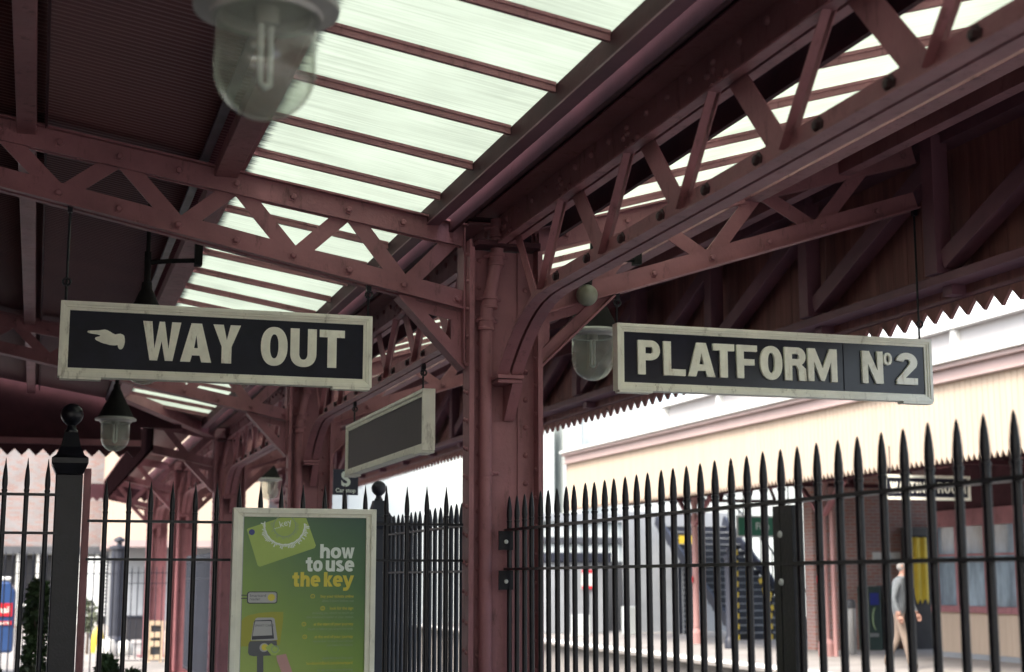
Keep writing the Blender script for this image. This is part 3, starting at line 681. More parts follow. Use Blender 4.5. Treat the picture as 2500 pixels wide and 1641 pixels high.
# ================================================================= LETTER SHAPES
def ell(cx, cy, rx, ry, a0, a1, n=24, pw=2.25):
    out = []
    for i in range(n+1):
        a = math.radians(a0 + (a1-a0)*i/n); c, s_ = math.cos(a), math.sin(a)
        out.append((cx + rx*math.copysign(abs(c)**(2/pw), c), cy + ry*math.copysign(abs(s_)**(2/pw), s_)))
    return out
def glyph(ch, w, h, s):
    tb = s*.82                                                      # thickness of horizontal strokes
    if ch == 'W': return [[(0,h),(s,h),(.315*w,.30*h),(.43*w,h),(.57*w,h),(.685*w,.30*h),(w-s,h),(w,h),(.80*w,0),(.60*w,0),(.5*w,.50*h),(.40*w,0),(.20*w,0)]]
    if ch == 'A':
        k = .33*w
        return [[(0,0),(k,h),(w-k,h),(w,0),(w-s,0),(w-s-k*.17,.17*h),(s+k*.17,.17*h),(s,0)], [(s+k*.36,.36*h),(w-s-k*.36,.36*h),(.5*w,.70*h)]]
    if ch == 'Y': return [[(0,h),(s*1.05,h),(.5*w,.60*h),(w-s*1.05,h),(w,h),(.5*w+s/2,.43*h),(.5*w+s/2,0),(.5*w-s/2,0),(.5*w-s/2,.43*h)]]
    if ch in 'Oo': return [ell(w/2,h/2,w/2,h/2,0,360,40)[:-1], ell(w/2,h/2,w/2-s,h/2-tb,0,360,32)[:-1]]
    if ch == 'U': return [[(0,h),(s,h)] + ell(w/2,.36*h,w/2-s,.36*h-tb,180,360,20) + [(w-s,h),(w,h)] + ell(w/2,.36*h,w/2,.36*h,0,-180,24)]
    if ch == 'T': return [[(0,h),(w,h),(w,h-tb),(w/2+s/2,h-tb),(w/2+s/2,0),(w/2-s/2,0),(w/2-s/2,h-tb),(0,h-tb)]]
    if ch == 'L': return [[(0,0),(0,h),(s,h),(s,tb),(w,tb),(w,0)]]
    if ch == 'F': return [[(0,0),(0,h),(w,h),(w,h-tb),(s,h-tb),(s,.58*h),(.86*w,.58*h),(.86*w,.58*h-tb),(s,.58*h-tb),(s,0)]]
    if ch == 'P':
        r = .29*h
        return [[(0,0),(0,h),(w-r,h)] + ell(w-r,h-r,r,r,90,-90,16,2.1) + [(s,h-2*r),(s,0)], [(s,h-tb),(s,h-2*r+tb)] + ell(w-r,h-r,r-s*.95,r-tb,-90,90,12,2.1)]
    if ch == 'R':
        r = .275*h
        return [[(0,0),(0,h),(w-r-.02*w,h)] + ell(w-r-.02*w,h-r,r,r,90,-62,16,2.1) + [(w-.02*w,.36*h),(w,0),(w-s,0),(w-s-.03*w,.34*h),(w-s-.12*w,h-2*r),(s,h-2*r),(s,0)],
                [(s,h-tb),(s,h-2*r+tb)] + ell(w-r-.02*w,h-r,r-s*.95,r-tb,-90,90,12,2.1)]
    if ch == 'M': return [[(0,0),(0,h),(s*1.02,h),(.5*w,.40*h),(w-s*1.02,h),(w,h),(w,0),(w-s*.85,0),(w-s*.85,.60*h),(.5*w+.06*w,.02*h),(.5*w-.06*w,.02*h),(s*.85,.60*h),(s*.85,0)]]
    if ch == 'N': return [[(0,0),(0,h),(s*1.0,h),(w-s*.8,.40*h),(w-s*.8,h),(w,h),(w,0),(w-s*1.0,0),(s*.8,.60*h),(s*.8,0)]]
    if ch == '2':
        o = ell(w*.5,h-.30*h,w*.5,.30*h,172,-28,24,2.1); i = ell(w*.5,h-.30*h,w*.5-s,.30*h-tb,-28,172,20,2.1)
        return [[(x, y) for x, y in o] + [(.42*w,tb),(w,tb),(w,0),(0,0),(0,tb*.7)] + i]
    if ch == 'I': return [[(0,0),(0,h),(s,h),(s,0)]]
    if ch == 'G':
        return [ell(w/2,h/2,w/2,h/2,48,330,34) + [(w*.98,.50*h),(w*.52,.50*h),(w*.52,.50*h-tb*.85),(w-s,.50*h-tb*.85)] + ell(w/2,h/2,w/2-s,h/2-tb,-38,-312,28)]
    return []

def hanging_board(name, label, x0, x1, z0, z1, y0, board, letters, letter_depth, group, fw=.044):
    """name board across the platform, face at Y=y0"""
    t = thing(name, label, "sign", ((x0+x1)/2, y0+.04, z0), group)
    bx(x0+.02, x1-.02, y0+.010, y0+.052, z0+.02, z1-.02).build("board", board, t)
    f = MB()
    for d, (i0, i1, ya) in enumerate(((0, .018, -.010), (.0175, .030, -.004), (.0295, fw, .003))):
        yb = y0+.062 - d*.003
        a0, a1, b0, b1 = x0+i0, x1-i0, z0+i0, z1-i0; c0, c1, e0, e1 = x0+i1, x1-i1, z0+i1, z1-i1
        for poly in ([(a0,b1),(a1,b1),(c1,e1),(c0,e1)], [(a1,b1),(a1,b0),(c1,e0),(c1,e1)], [(a1,b0),(a0,b0),(c0,e0),(c1,e0)], [(a0,b0),(a0,b1),(c0,e1),(c0,e0)]):
            f.prism([(u, y0+ya, v) for u, v in poly], (0, yb-y0-ya, 0))
    f.build("frame", CREAMS, t, bevel=.0015)
    for xx in (x0+.01, x1-.20):
        bx(xx, xx+.19, y0-.012, y0+.055, z0-.012, z0-.001).build("bottom_strap", CREAMS, t)
    for ch, a, b, za, zb in letters:
        w, h = b-a, zb-za
        s = w*(.24 if ch in 'WM' else .36 if ch in 'YTo' else .34)
        s = min(s, .048 if h > .1 else .016)
        curve_mesh("letter_"+("small_o" if ch == 'o' else "two" if ch == '2' else ch.lower()), glyph(ch, w, h, s), y0+.0098, letter_depth, LETTER, t, a, za)
    return t
Z0, Z1 = 2.549, 2.741
wo = hanging_board("hanging_sign", "dark hanging board reading WAY OUT with a pointing hand, in a cream frame", .058, 1.581, 2.453, 2.820, 7.395, SIGNB,
    [('W',.446,.628,Z0,Z1),('A',.628,.778,Z0,Z1),('Y',.784,.919,Z0,Z1),('O',1.020,1.153,Z0-.002,Z1+.002),('U',1.167,1.299,Z0-.002,Z1),('T',1.314,1.442,Z0,Z1)], .004, "hanging name boards")
hand = [(.186,2.676),(.192,2.680),(.204,2.681),(.240,2.684),(.267,2.689),(.280,2.686),(.292,2.680),(.305,2.672),(.318,2.667),(.330,2.671),(.341,2.672),(.351,2.669),(.359,2.663),(.362,2.648),(.363,2.632),(.361,2.620),(.358,2.609),(.354,2.601),(.348,2.596),(.341,2.596),(.336,2.599),(.332,2.606),(.330,2.616),(.316,2.614),(.303,2.614),(.292,2.615),(.280,2.618),(.271,2.620),(.262,2.622),(.252,2.625),(.242,2.630),(.232,2.634),(.225,2.639),(.223,2.644),(.226,2.649),(.235,2.652),(.243,2.654),(.247,2.660),(.230,2.664),(.210,2.666),(.197,2.668),(.188,2.671)]
curve_mesh("pointing_hand", [hand], 7.4048, .004, LETTER, wo)
pn = hanging_board("hanging_sign", "weathered dark hanging board reading PLATFORM No 2 in raised letters", 2.917, 4.853, 2.495, 2.857, 7.395, SIGNG,
    [('P',3.037,3.165,2.584,2.770),('L',3.186,3.314,2.584,2.770),('A',3.329,3.490,2.585,2.771),('T',3.479,3.607,2.585,2.771),('F',3.622,3.745,2.586,2.771),('O',3.764,3.898,2.584,2.773),('R',3.914,4.046,2.586,2.772),
     ('M',4.058,4.240,2.587,2.772),('N',4.400,4.533,2.589,2.773),('o',4.539,4.592,2.697,2.768),('2',4.621,4.756,2.591,2.773)], .016, "hanging name boards")
bx(4.287, 4.291, 7.401, 7.4045, 2.545, 2.805).build("board_joint", SIGNB, pn)
# longitudinal blank board under the second girder bay
t = thing("hanging_sign", "blank grey hanging board in a cream frame, seen at an angle behind the broad column", "sign", (2.258, 10.1, 2.275), "hanging name boards")
bx(2.235, 2.285, 8.90, 11.27, 2.30, 2.63).build("board", SLATEB, t)
f = MB()
for d, (i0, i1, xa) in enumerate(((0, .02, .040), (.0195, .045, .032))):
    y0, y1, z0, z1 = 8.875, 11.295, 2.275, 2.655
    a0, a1, b0, b1 = y0+i0, y1-i0, z0+i0, z1-i0; c0, c1, e0, e1 = y0+i1, y1-i1, z0+i1, z1-i1
    for poly in ([(a0,b1),(a1,b1),(c1,e1),(c0,e1)], [(a1,b1),(a1,b0),(c1,e0),(c1,e1)], [(a1,b0),(a0,b0),(c0,e0),(c1,e0)], [(a0,b0),(a0,b1),(c0,e1),(c0,e0)]):
        f.prism([(2.26-xa, u, v) for u, v in poly], (2*xa, 0, 0))
f.build("frame", CREAMS, t)
for y in (8.90, 11.1): bx(2.215, 2.305, y, y+.2, 2.262, 2.274).build("bottom_strap", CREAMS, t)
# hangers (each board hangs from its own rods)
def hanger(label, x, y, z0, z1, link=True):
    t = thing("hanger_rod", label, "hanger", (x, y, z0), "rods that carry the hanging boards")
    MB().tube([(x, y, z0-.03), (x, y, z1)], .0065, 8).build("rod", IRON, t)
    if link:
        zc = z1-.05 if z1-z0 < .2 else z0+.10
        m = MB()
        for k in range(12):
            a, b = 2*math.pi*k/12, 2*math.pi*(k+1)/12
            m.tube([(x+.018*math.cos(a), y-.012, zc+.018*math.sin(a)), (x+.018*math.cos(b), y-.012, zc+.018*math.sin(b))], .006, 6)
        m.box(x-.012, x+.012, y-.02, y+.012, z1-.03, z1+.012)
        m.build("shackle", IRON, t)
hanger("long thin black rod at the left end of the pointing-hand board", .080, 7.425, 2.815, 3.29)
hanger("short black hook at the right end of the pointing-hand board", 1.565, 7.425, 2.815, 2.985)
hanger("short rusty rod at the left end of the platform number board", 2.93, 7.425, 2.850, 3.02)
hanger("long thin black rod at the right end of the platform number board", 4.80, 7.425, 2.850, 3.62)
hanger("small black hook at the near end of the blank hanging board", 2.258, 9.02, 2.650, 2.82)
hanger("small black hook at the far end of the blank hanging board", 2.258, 11.15, 2.650, 2.82)

# ================================================================= LAMPS
def make_lamp():
    t = thing("platform_lamp", "", "lamp", (0, 0, 2.53), "glass bowl lamps under the canopy")
    r = .1165
    pr_o = [(r, .262), (r, .12)] + [(r*math.cos(a), .118 - .118*math.sin(a)) for a in [math.pi/2*i/12 for i in range(1, 12)]] + [(.001, 0)]
    pr_i = [(.001, .004)] + [((r-.004)*math.cos(a), .118 - .114*math.sin(a)) for a in [math.pi/2*i/12 for i in range(11, 0, -1)]] + [(r-.004, .12), (r-.004, .262)]
    MB().lathe([(a, b+2.53) for a, b in pr_o+pr_i], (0, 0, 0), 40, closed=True).build("glass_bowl", BOWL, t, smooth='all')
    MB().lathe([(.105, 2.775), (.126, 2.77), (.130, 2.782), (.166, 2.788), (.168, 2.800), (.150, 2.812), (.105, 2.812)], (0, 0, 0), 40, closed=True).build("rim", LAMPG, t, smooth=True)
    MB().lathe([(.1499, 2.8125), (.140, 2.826), (.090, 2.93), (.060, 2.985), (.042, 3.03), (.030, 3.05), (.026, 3.09), (.018, 3.092), (.018, 3.26), (.001, 3.262)], (0, 0, 0), 32).build("hood", LAMPD, t, smooth=True)
    MB().lathe([(.001, 2.806), (.100, 2.806), (.100, 2.800), (.03, 2.795), (.03, 2.755), (.001, 2.752)], (0, 0, 0), 24).build("lampholder", LAMPG, t, smooth=True)
    MB().tube([(.012, .006, 2.78), (.012, .006, 2.615)], .0075, 10).tube([(-.012, -.006, 2.78), (-.012, -.006, 2.615)], .0075, 10).tube([(.012, .006, 2.615), (0, 0, 2.606), (-.012, -.006, 2.615)], .0075, 8).build("lamp_tube", WHITE, t, smooth=True)
    b = MB().tube([(0, 0, 3.20), (.10, 0, 3.215), (.27, 0, 3.23)], .013, 8).tube([(0, 0, 3.26), (0, 0, 3.56)], .011, 8).box(.25, .29, -.03, .03, 3.20, 3.55)
    b.build("bracket", LAMPD, t, smooth=True)
    return t
lamp0 = make_lamp()
for i, (x, y, dz, lab) in enumerate(((.447, 3.30, 0, "large glass bowl lamp in front, hanging at the top left edge of the view"), (.507, 8.22, .0, "bowl lamp hidden behind the pointing-hand board, its dark hood showing above"),
        (.578, 12.75, 0.003, "bowl lamp with pale rim hanging below the pointing-hand board on the left"), (3.24, 8.62, .19, "glass bowl lamp at the left end of the platform number board"),
        (3.22, 22.1, .12, "small distant bowl lamp above the poster's top left"))):
    c = lamp0 if i == 0 else copy_tree(lamp0)
    c.location = (x, y, 2.53+dz); WLOC[c.name] = Vector(c.location); c["label"] = lab
    if x > 3: c.scale = (1.12, 1.12, 1.12); c.location.z -= .01
t = thing("round_lamp", "small round pale globe lamp under the orange-lit truss chord", "lamp", (2.725, 7.33, 2.93))
MB().ball((2.725, 7.33, 2.985), .058, 28, 18).build("globe", GLOBE, t, smooth='all')
MB().lathe([(.03, 3.04), (.034, 3.05), (.034, 3.075), (.02, 3.08)], (2.725, 7.345, 0), 16).build("holder", LAMPD, t, smooth=True)

# ================================================================= RAILINGS
def spear(mb, x, y, ztip, zb=.12, r=.0125, ls=.124):
    zc = ztip-ls
    prof = [(r, zb), (r, zc-.012), (r*1.16, zc-.010), (r*1.16, zc-.001), (r*.92, zc), (r*1.14, zc+.022), (r*1.08, zc+.048), (r*.80, zc+.085), (r*.42, zc+.113), (.0012, ztip)]
    return mb.lathe(prof, (x, y, 0), 12)
def rail_fence(label, axis, fixed, pos, ztip, rails, ls=.124, r=.0125, rail_h=.006, ext=(0, 0), m=IRON, group="black spear-topped railings", zb=.12):
    a, b = min(pos), max(pos)
    loc = (fixed, (a+b)/2, 0) if axis == 'Y' else ((a+b)/2, fixed, 0)
    t = thing("railing", label, "railing", loc, group)
    first = None
    for p in pos:
        if first is None:
            mb = MB(); spear(mb, loc[0], loc[1], ztip, zb, r, ls)
            first = mb.build("bar", m, t, smooth=True); p0 = (a+b)/2; first.location = (0, p-p0, 0) if axis == 'Y' else (p-p0, 0, 0)
        else:
            c = first.copy(); COL.objects.link(c); c.parent = t
            d = p-p0; c.location = (0, d, random.uniform(-.003, .003)) if axis == 'Y' else (d, 0, random.uniform(-.003, .003))
            c.rotation_euler = (random.uniform(-.0022, .0022), random.uniform(-.0022, .0022), random.uniform(0, 6.28))
    for z in rails:
        if axis == 'Y': q = bx(fixed-.021, fixed+.021, a-ext[0], b+ext[1], z-rail_h, z+rail_h)
        else: q = bx(a-ext[0], b+ext[1], fixed-.021, fixed+.021, z-rail_h, z+rail_h)
        q.build("rail", m, t)
    return t
rf = rail_fence("tall black railing running from the broad column out of view on the right", 'Y', 2.3, [7.349 - .1231*k for k in range(40)], 1.918, (1.745, 1.548, .16), ext=(.1, .08))
p = bx(2.290, 2.310, 4.308, 4.440, 0, 1.733); p.build("flat_standard", IRON, rf)
def cap_disc(x, y, z, d, r, name, par):
    m = MB(); d = Vector(d); u = d.orthogonal().normalized(); w = d.cross(u); n = 18; P = Vector((x, y, z)); vs = []
    for rr, h in ((r, 0), (r, .005), (r*.8, .008)): vs += [P + d*h + (u*math.cos(2*math.pi*k/n)+w*math.sin(2*math.pi*k/n))*rr for k in range(n)]
    m.add(vs, [(i*n+k, i*n+(k+1) % n, (i+1)*n+(k+1) % n, (i+1)*n+k) for i in range(2) for k in range(n)] + [tuple(2*n+k for k in range(n))])
    m.build(name, WHITE, par)
for z in (1.641, 1.489): cap_disc(2.2899, 4.386, z, (-1, 0, 0), .0105, "white_bolt_cap", rf)
for z in (1.688, 1.490):
    bx(2.225, 2.30, 7.284, 7.2935, z-.045, z+.050).build("column_bracket", IRON, rf)
    cap_disc(2.262, 7.2838, z-.004, (0, -1, 0), .0105, "white_bolt_cap", rf)
rail_fence("black railing between the ball-topped post and the broad column, behind the poster", 'X', 7.40, [.306 + .10481*k for k in range(17)], 1.962, (1.770, 1.590, .16), ls=.145, r=.0115, ext=(.08, .08))
rail_fence("raised black gate railing on the far left, beside the ball-topped post", 'X', 7.40, [.038 - .0975*k for k in range(12)], 2.057, (1.890, 1.711, .25), ls=.145, r=.0115, ext=(.1, .06))
rail_fence("dark slate railing running back behind the broad column to a ball-topped post", 'Y', 2.3, [7.62 + .1231*k for k in range(22)], 1.925, (1.795, 1.54, .16), m=SLATE, group="slate railings along the column row", r=.014)
rail_fence("slate railing between the third and fourth columns, seen almost end on", 'Y', 2.3, [19.25 + .1231*k for k in range(43)], 1.86, (1.75, 1.50, .16), m=SLATE, group="slate railings along the column row", r=.020)
def ball_post(label, x, y, h=2.33, hw=.062, m=IRON, group="ball-topped iron posts", sc=1.0):
    t = thing("iron_post", label, "post", (x, y, 0), group)
    s = MB().box(x-hw, x+hw, y-hw, y+hw, 0, h-.34); s.build("shaft", m, t, bevel=.006)
    c = MB(); zc = h-.34
    q = math.sqrt(2)
    for (r0, z0), (r1, z1) in zip([(hw, zc), (hw*1.35, zc+.05), (hw*1.35, zc+.075), (hw*1.05, zc+.09), (hw*.75, zc+.13)], [(hw*1.35, zc+.05), (hw*1.35, zc+.075), (hw*1.05, zc+.09), (hw*.75, zc+.13), (hw*.5, zc+.20)]):
        vs = [(x+sx*r0, y+sy*r0, z0) for sx, sy in ((-1,-1),(1,-1),(1,1),(-1,1))] + [(x+sx*r1, y+sy*r1, z1) for sx, sy in ((-1,-1),(1,-1),(1,1),(-1,1))]
        c.add(vs, [(0,3,2,1),(4,5,6,7),(0,1,5,4),(1,2,6,5),(2,3,7,6),(3,0,4,7)])
    c.build("cap", m, t)
    MB().lathe([(.030, h-.15), (.030, h-.13), (.022, h-.12), (.020, h-.105), (.030, h-.097)], (x, y, 0), 16).build("neck", m, t, smooth=True)
    MB().ball((x, y, h-.052), .053, 24, 16).build("ball", m, t, smooth='all')
    return t
ball_post("thick black iron post topped with a ball, left of the poster", .135, 7.46)
ball_post("slate post topped with a ball, just right of the poster's top corner", 2.3, 10.45, 2.185, .075, SLATE)
t = bx(.203, .236, 7.44, 7.49, 0, 2.02).build("gate_stop", MAROON)
tag(t, "slim maroon upright fixed close beside the thick black ball-topped post", "upright")

# ================================================================= POSTER
PX0, PX1, PZ0, PZ1, PY = .882, 1.570, .705, 1.832, 7.18
t = thing("poster_stand", "framed green poster on how to use the key, standing before the railing", "poster", (PX0, PY, 0))
WX, WZ = .935, .755                                # lower left corner of the print
ps = bx(WX, 1.522, PY+.012, PY+.020, WZ, 1.79)
o = ps.build("print_sheet", POSTER, None, origin=(WX, PY+.012, WZ)); o.parent = t; o.location = Vector((WX, PY+.012, WZ)) - WLOC[t.name]; WLOC[o.name] = Vector((WX, PY+.012, WZ))
f = MB()
for d, (i0, i1, ya, yb) in enumerate(((0, .026, -.006, .05), (.0255, .050, .003, .045))):
    a0, a1, b0, b1 = PX0+i0, PX1-i0, PZ0+i0, PZ1-i0; c0, c1, e0, e1 = PX0+i1, PX1-i1, PZ0+i1, PZ1-i1
    if d == 1: c0, c1 = PX0+.048, PX1-.048; e1 = PZ1-.042
    for poly in ([(a0,b1),(a1,b1),(c1,e1),(c0,e1)], [(a1,b1),(a1,b0),(c1,e0),(c1,e1)], [(a1,b0),(a0,b0),(c0,e0),(c1,e0)], [(a0,b0),(a0,b1),(c0,e1),(c0,e0)]):
        f.prism([(u, PY+ya, v) for u, v in poly], (0, yb-ya, 0))
f.build("frame", CREAMS, t, bevel=.002)
bx(PX0+.03, PX1-.03, PY+.022, PY+.048, PZ0+.03, PZ1-.03).build("back_panel", STEEL, t)
for x in (PX0+.06, PX1-.10): bx(x, x+.04, PY+.0505, PY+.085, 0, PZ1-.1).build("leg", STEEL, t)
def pp(u, v):   # print coordinates: pixel position on the sheet measured in the enlarged photograph -> metres
    return (.930 + (u-130)/1175*.594, 1.790 - (v-85)/1477*.727)
def flat(name, pts, lvl, m, par=t, holes=()):
    return curve_mesh(name, [[pp(*q) for q in pts]] + [[pp(*q) for q in h] for h in holes], PY+.0118 - lvl*.0006, .0005, m, par)
def circ(u, v, r, n=28): return [(u+r*math.cos(2*math.pi*k/n), v+r*math.sin(2*math.pi*k/n)) for k in range(n)]
def rrect(u0, v0, u1, v1, r, n=5):
    out = []
    for cx, cy, a in ((u1-r, v0+r, -90), (u1-r, v1-r, 0), (u0+r, v1-r, 90), (u0+r, v0+r, 180)):
        out += [(cx+r*math.cos(math.radians(a+90*k/n)), cy+r*math.sin(math.radians(a+90*k/n))) for k in range(n+1)]
    return out
card = flat("printed_card", [(165,208),(178,196),(480,90),(722,90),(820,355),(808,380),(300,560),(284,556),(274,545)], 1, P_CARD)
flat("card_ring", circ(520, 170, 108), 2, P_PALE, card, [circ(520, 170, 99)])
ang = [(-5+i*2) for i in range(98)]
o1 = [(520+196*math.cos(math.radians(a)), 160+196*math.sin(math.radians(a))) for a in ang]
rr = [184 if (i//3) % 3 else 181 for i in range(98)]
i1_ = [(520+rr[i]*math.cos(math.radians(a)), 160+rr[i]*math.sin(math.radians(a))) for i, a in enumerate(ang)]
flat("card_ring", o1 + i1_[::-1], 2, P_WHITE, card)
random.seed(3)
sk = []
for i, a in enumerate(range(-2, 186, 4)):
    r1 = 196 + random.choice((8, 14, 22, 30, 38)); a0, a1 = math.radians(a), math.radians(a+2.6)
    sk.append([pp(520+197*math.cos(a0), 160+197*math.sin(a0)), pp(520+r1*math.cos(a0), 160+r1*math.sin(a0)), pp(520+r1*math.cos(a1), 160+r1*math.sin(a1)), pp(520+197*math.cos(a1), 160+197*math.sin(a1))])
curve_mesh("card_skyline", sk, PY+.0118-.0014, .0005, P_WHITE, card)
sk = []
for i, a in enumerate(range(-20, 200, 7)):
    r1 = 109 + random.choice((6, 12, 18, 26)); a0, a1 = math.radians(a), math.radians(a+3)
    sk.append([pp(520+109*math.cos(a0), 170+109*math.sin(a0)), pp(520+r1*math.cos(a0), 170+r1*math.sin(a0)), pp(520+r1*math.cos(a1), 170+r1*math.sin(a1)), pp(520+109*math.cos(a1), 170+109*math.sin(a1))])
curve_mesh("card_skyline", sk, PY+.0118-.0014, .0005, P_PALE, card)
flat("card_emblem", circ(213, 232, 28), 2, P_BLUE, card)
def ptext(body, u, v, hpx, m, align='RIGHT', bold=0, rot=0, name="lettering", par=t, lvl=3, sx=1.0, shear=0):
    x, z = pp(u, v); return text(name, body, hpx/1477*.727, x, z, PY+.0118-lvl*.0006, m, par, align, bold, .0005, rot, shear, sx)
ptext("...key", 590, 150, 88, P_WHITE, rot=math.radians(17), par=card)
def ribbon(pts, hw):
    L, R = [], []
    for i, p in enumerate(pts):
        a, b = pts[max(i-1, 0)], pts[min(i+1, len(pts)-1)]; dx, dy = b[0]-a[0], b[1]-a[1]; l = math.hypot(dx, dy) or 1
        L.append((p[0]-dy/l*hw, p[1]+dx/l*hw)); R.append((p[0]+dy/l*hw, p[1]-dx/l*hw))
    return L + R[::-1]
def lower(ch, w, xh, s):
    asc = xh*1.30; tb = s*.88
    if ch == 'h': return [[(0,0),(0,asc),(s,asc),(s,.90*xh)] + ell(.54*w,.60*xh,.46*w,.41*xh,118,0,14,2.1) + [(w,0),(w-s,0)] + ell(.54*w,.58*xh,.46*w-s,.41*xh-tb,0,160,12,2.1) + [(s,.55*xh),(s,0)]]
    if ch == 'o': return [ell(w/2,xh/2,w/2,xh/2+.01*xh,0,360,36)[:-1], ell(w/2,xh/2,w/2-s,xh/2-tb,0,360,28)[:-1]]
    if ch == 'w': return [[(0,xh),(s,xh),(.30*w,.36*xh),(.42*w,xh),(.58*w,xh),(.70*w,.36*xh),(w-s,xh),(w,xh),(.80*w,0),(.60*w,0),(.5*w,.48*xh),(.40*w,0),(.20*w,0)]]
    if ch == 't': return [[(0,xh),(.22*w,xh),(.26*w,1.24*xh),(.26*w+s,1.28*xh),(.26*w+s,xh),(w,xh),(w,xh-tb),(.26*w+s,xh-tb),(.26*w+s,.34*xh),(.26*w+s*1.2,tb*1.02),(w,tb),(w,0),(.52*w,-.01*xh),(.34*w,.05*xh),(.26*w,.22*xh),(.26*w,xh-tb),(0,xh-tb)]]
    if ch == 'u': return [[(0,xh),(s,xh)] + ell(w/2,.38*xh,w/2-s,.38*xh-tb,180,360,14) + [(w-s,xh),(w,xh),(w,0),(w-s*.9,0),(w-s*.9,.06*xh)] + ell(w*.46,.36*xh,w*.46,.37*xh,-60,-180,16)]
    if ch == 's':
        c = [(w-s*.55+(0 if i else 0), xh-tb*.62) if i == 0 else p for i, p in enumerate([(0,0)] + ell(w*.48,.74*xh,w*.48-s*.45,.26*xh-tb*.42,62,240,12,2.1) + ell(w*.52,.27*xh,w*.52-s*.45,.27*xh-tb*.42,60,-120,12,2.1) + [(s*.3, tb*.70)])]
        return [ribbon(c, s*.44)]
    if ch == 'e':
        return [ell(w/2,xh/2,w/2,xh/2+.01*xh,0,312,30) + [(w*.78,tb*1.05)] + ell(w/2,xh/2,w/2-s,xh/2-tb,300,190,12) + [(s,.41*xh),(w,.41*xh)], [(s*1.05,.41*xh+tb*.72)] + ell(w/2,xh/2,w/2-s,xh/2-tb,168,12,14) + [(w-s*1.05,.41*xh+tb*.72)]]
    if ch == 'k': return [[(0,0),(0,asc),(s,asc),(s,.60*xh),(w-s*1.2,xh),(w,xh),(.60*w,.53*xh),(w,0),(w-s*1.15,0),(s,.44*xh),(s,0)]]
    if ch == 'y': return [[(0,xh),(s*1.02,xh),(.51*w,.38*xh),(w-s*1.02,xh),(w,xh),(.60*w,-.10*xh),(.48*w,-.30*xh),(.30*w,-.38*xh),(.06*w,-.38*xh),(.06*w,-.38*xh+tb),(.26*w,-.36*xh+tb),(.36*w,-.02*xh)]]
PXM = .594/1175
for word, base, xh, m in (((('h',862,955),('o',963,1064),('w',1066,1192)), 478, 104, P_WHITE), ((('t',727,792),('o',798,888),('u',918,1006),('s',1014,1092),('e',1101,1192)), 605, 106, P_WHITE),
        ((('t',603,668),('h',680,768),('e',777,868),('k',903,988),('e',990,1082),('y',1082,1192)), 750, 106, P_YEL)):
    for ch, u0, u1 in word:
        x_, z_ = pp(u0, base)
        curve_mesh("letter_"+ch, lower(ch, (u1-u0)*PXM, xh*PXM*.985, 33*PXM), PY+.0118-.0018, .0006, m, t, x_, z_)
for n_, v, body in ((1, 855, "buy your tickets online"), (2, 970, "look for the sign"), (3, 1120, "at the start of your journey"), (4, 1240, "at the end of your journey")):
    ptext(body, 1192, v, 40, P_YEL, sx=.90)
    u = {1: 800, 2: 897, 3: 722, 4: 732}[n_]
    flat("step_ring", circ(u, v-13, 21), 2, P_YEL, t, [circ(u, v-13, 15)])
    ptext(str(n_), u, v-2, 30, P_YEL, 'CENTER')
for v, body in ((897, "allow 2 hours before use"), (1012, "showing you where to touch on"), (1052, "the smartcard reader at your station"), (1163, "touch in before you board the train"), (1280, "remember to touch out before"), (1318, "you leave the station"), (1440, "apply for your free card"), (1552, "or ask us about transferring")):
    ptext(body, 1192, v, 34, P_PALE, sx=.92)
ptext("londonmidland.com/smartcard", 1192, 1490, 40, P_YEL, sx=.92)
rd = flat("reader_tag", rrect(185, 795, 468, 910, 24), 1, P_DARK)
flat("reader_tag_face", rrect(195, 804, 459, 901, 18), 2, P_LGREY, rd)
flat("reader_tag_dot", circ(411, 852, 34), 3, P_YEL, rd)
ptext("Smartcard\nreader", 208, 846, 38, P_GREY, 'LEFT', par=rd)
flat("tag_line", [(124,826),(186,826),(186,834),(124,834)], 1, P_DARK, rd); flat("tag_line", [(124,856),(186,856),(186,864),(124,864)], 1, P_DARK, rd)
vl = flat("yellow_shape", [(140,1075),(160,1045),(200,1020),(300,998),(420,988),(526,990),(524,1090),(500,1300),(140,1310)], 1, P_OLIVE)
rm = flat("card_reader", [(270,1050),(285,1042),(430,1042),(446,1056),(478,1250),(420,1258),(232,1254),(252,1090)], 2, P_LGREY)
flat("reader_screen_border", [(262,1068),(412,1062),(422,1072),(446,1240),(240,1248),(240,1228),(256,1085)], 3, P_DARK, rm)
flat("reader_screen", [(266,1076),(408,1074),(416,1084),(428,1208),(246,1214),(262,1090)], 4, P_LGREY, rm)
ptext("SMART CARD", 262, 1126, 30, P_GREY, 'LEFT', par=rm, lvl=5)
flat("reader_body", [(222,1262),(470,1258),(474,1310),(420,1398),(262,1402),(222,1392),(208,1370),(210,1290)], 3, P_GREY, rm)
flat("reader_pole", [(292,1400),(350,1400),(356,1600),(296,1600)], 2, P_GREY, rm)
flat("reader_target", circ(355, 1322, 42), 4, P_LGREY, rm); flat("reader_target_dot", circ(360, 1320, 30), 5, P_YEL, rm)
flat("printed_arm", [(470,1400),(560,1384),(580,1440),(640,1600),(540,1600),(480,1450)], 4, P_SKIN, rm)
flat("printed_small_card", [(366,1322),(420,1282),(508,1350),(462,1398),(420,1392)], 6, P_CARD, rm)
flat("card_ring", circ(456, 1338, 36), 7, P_PALE, rm, [circ(456, 1338, 27)])
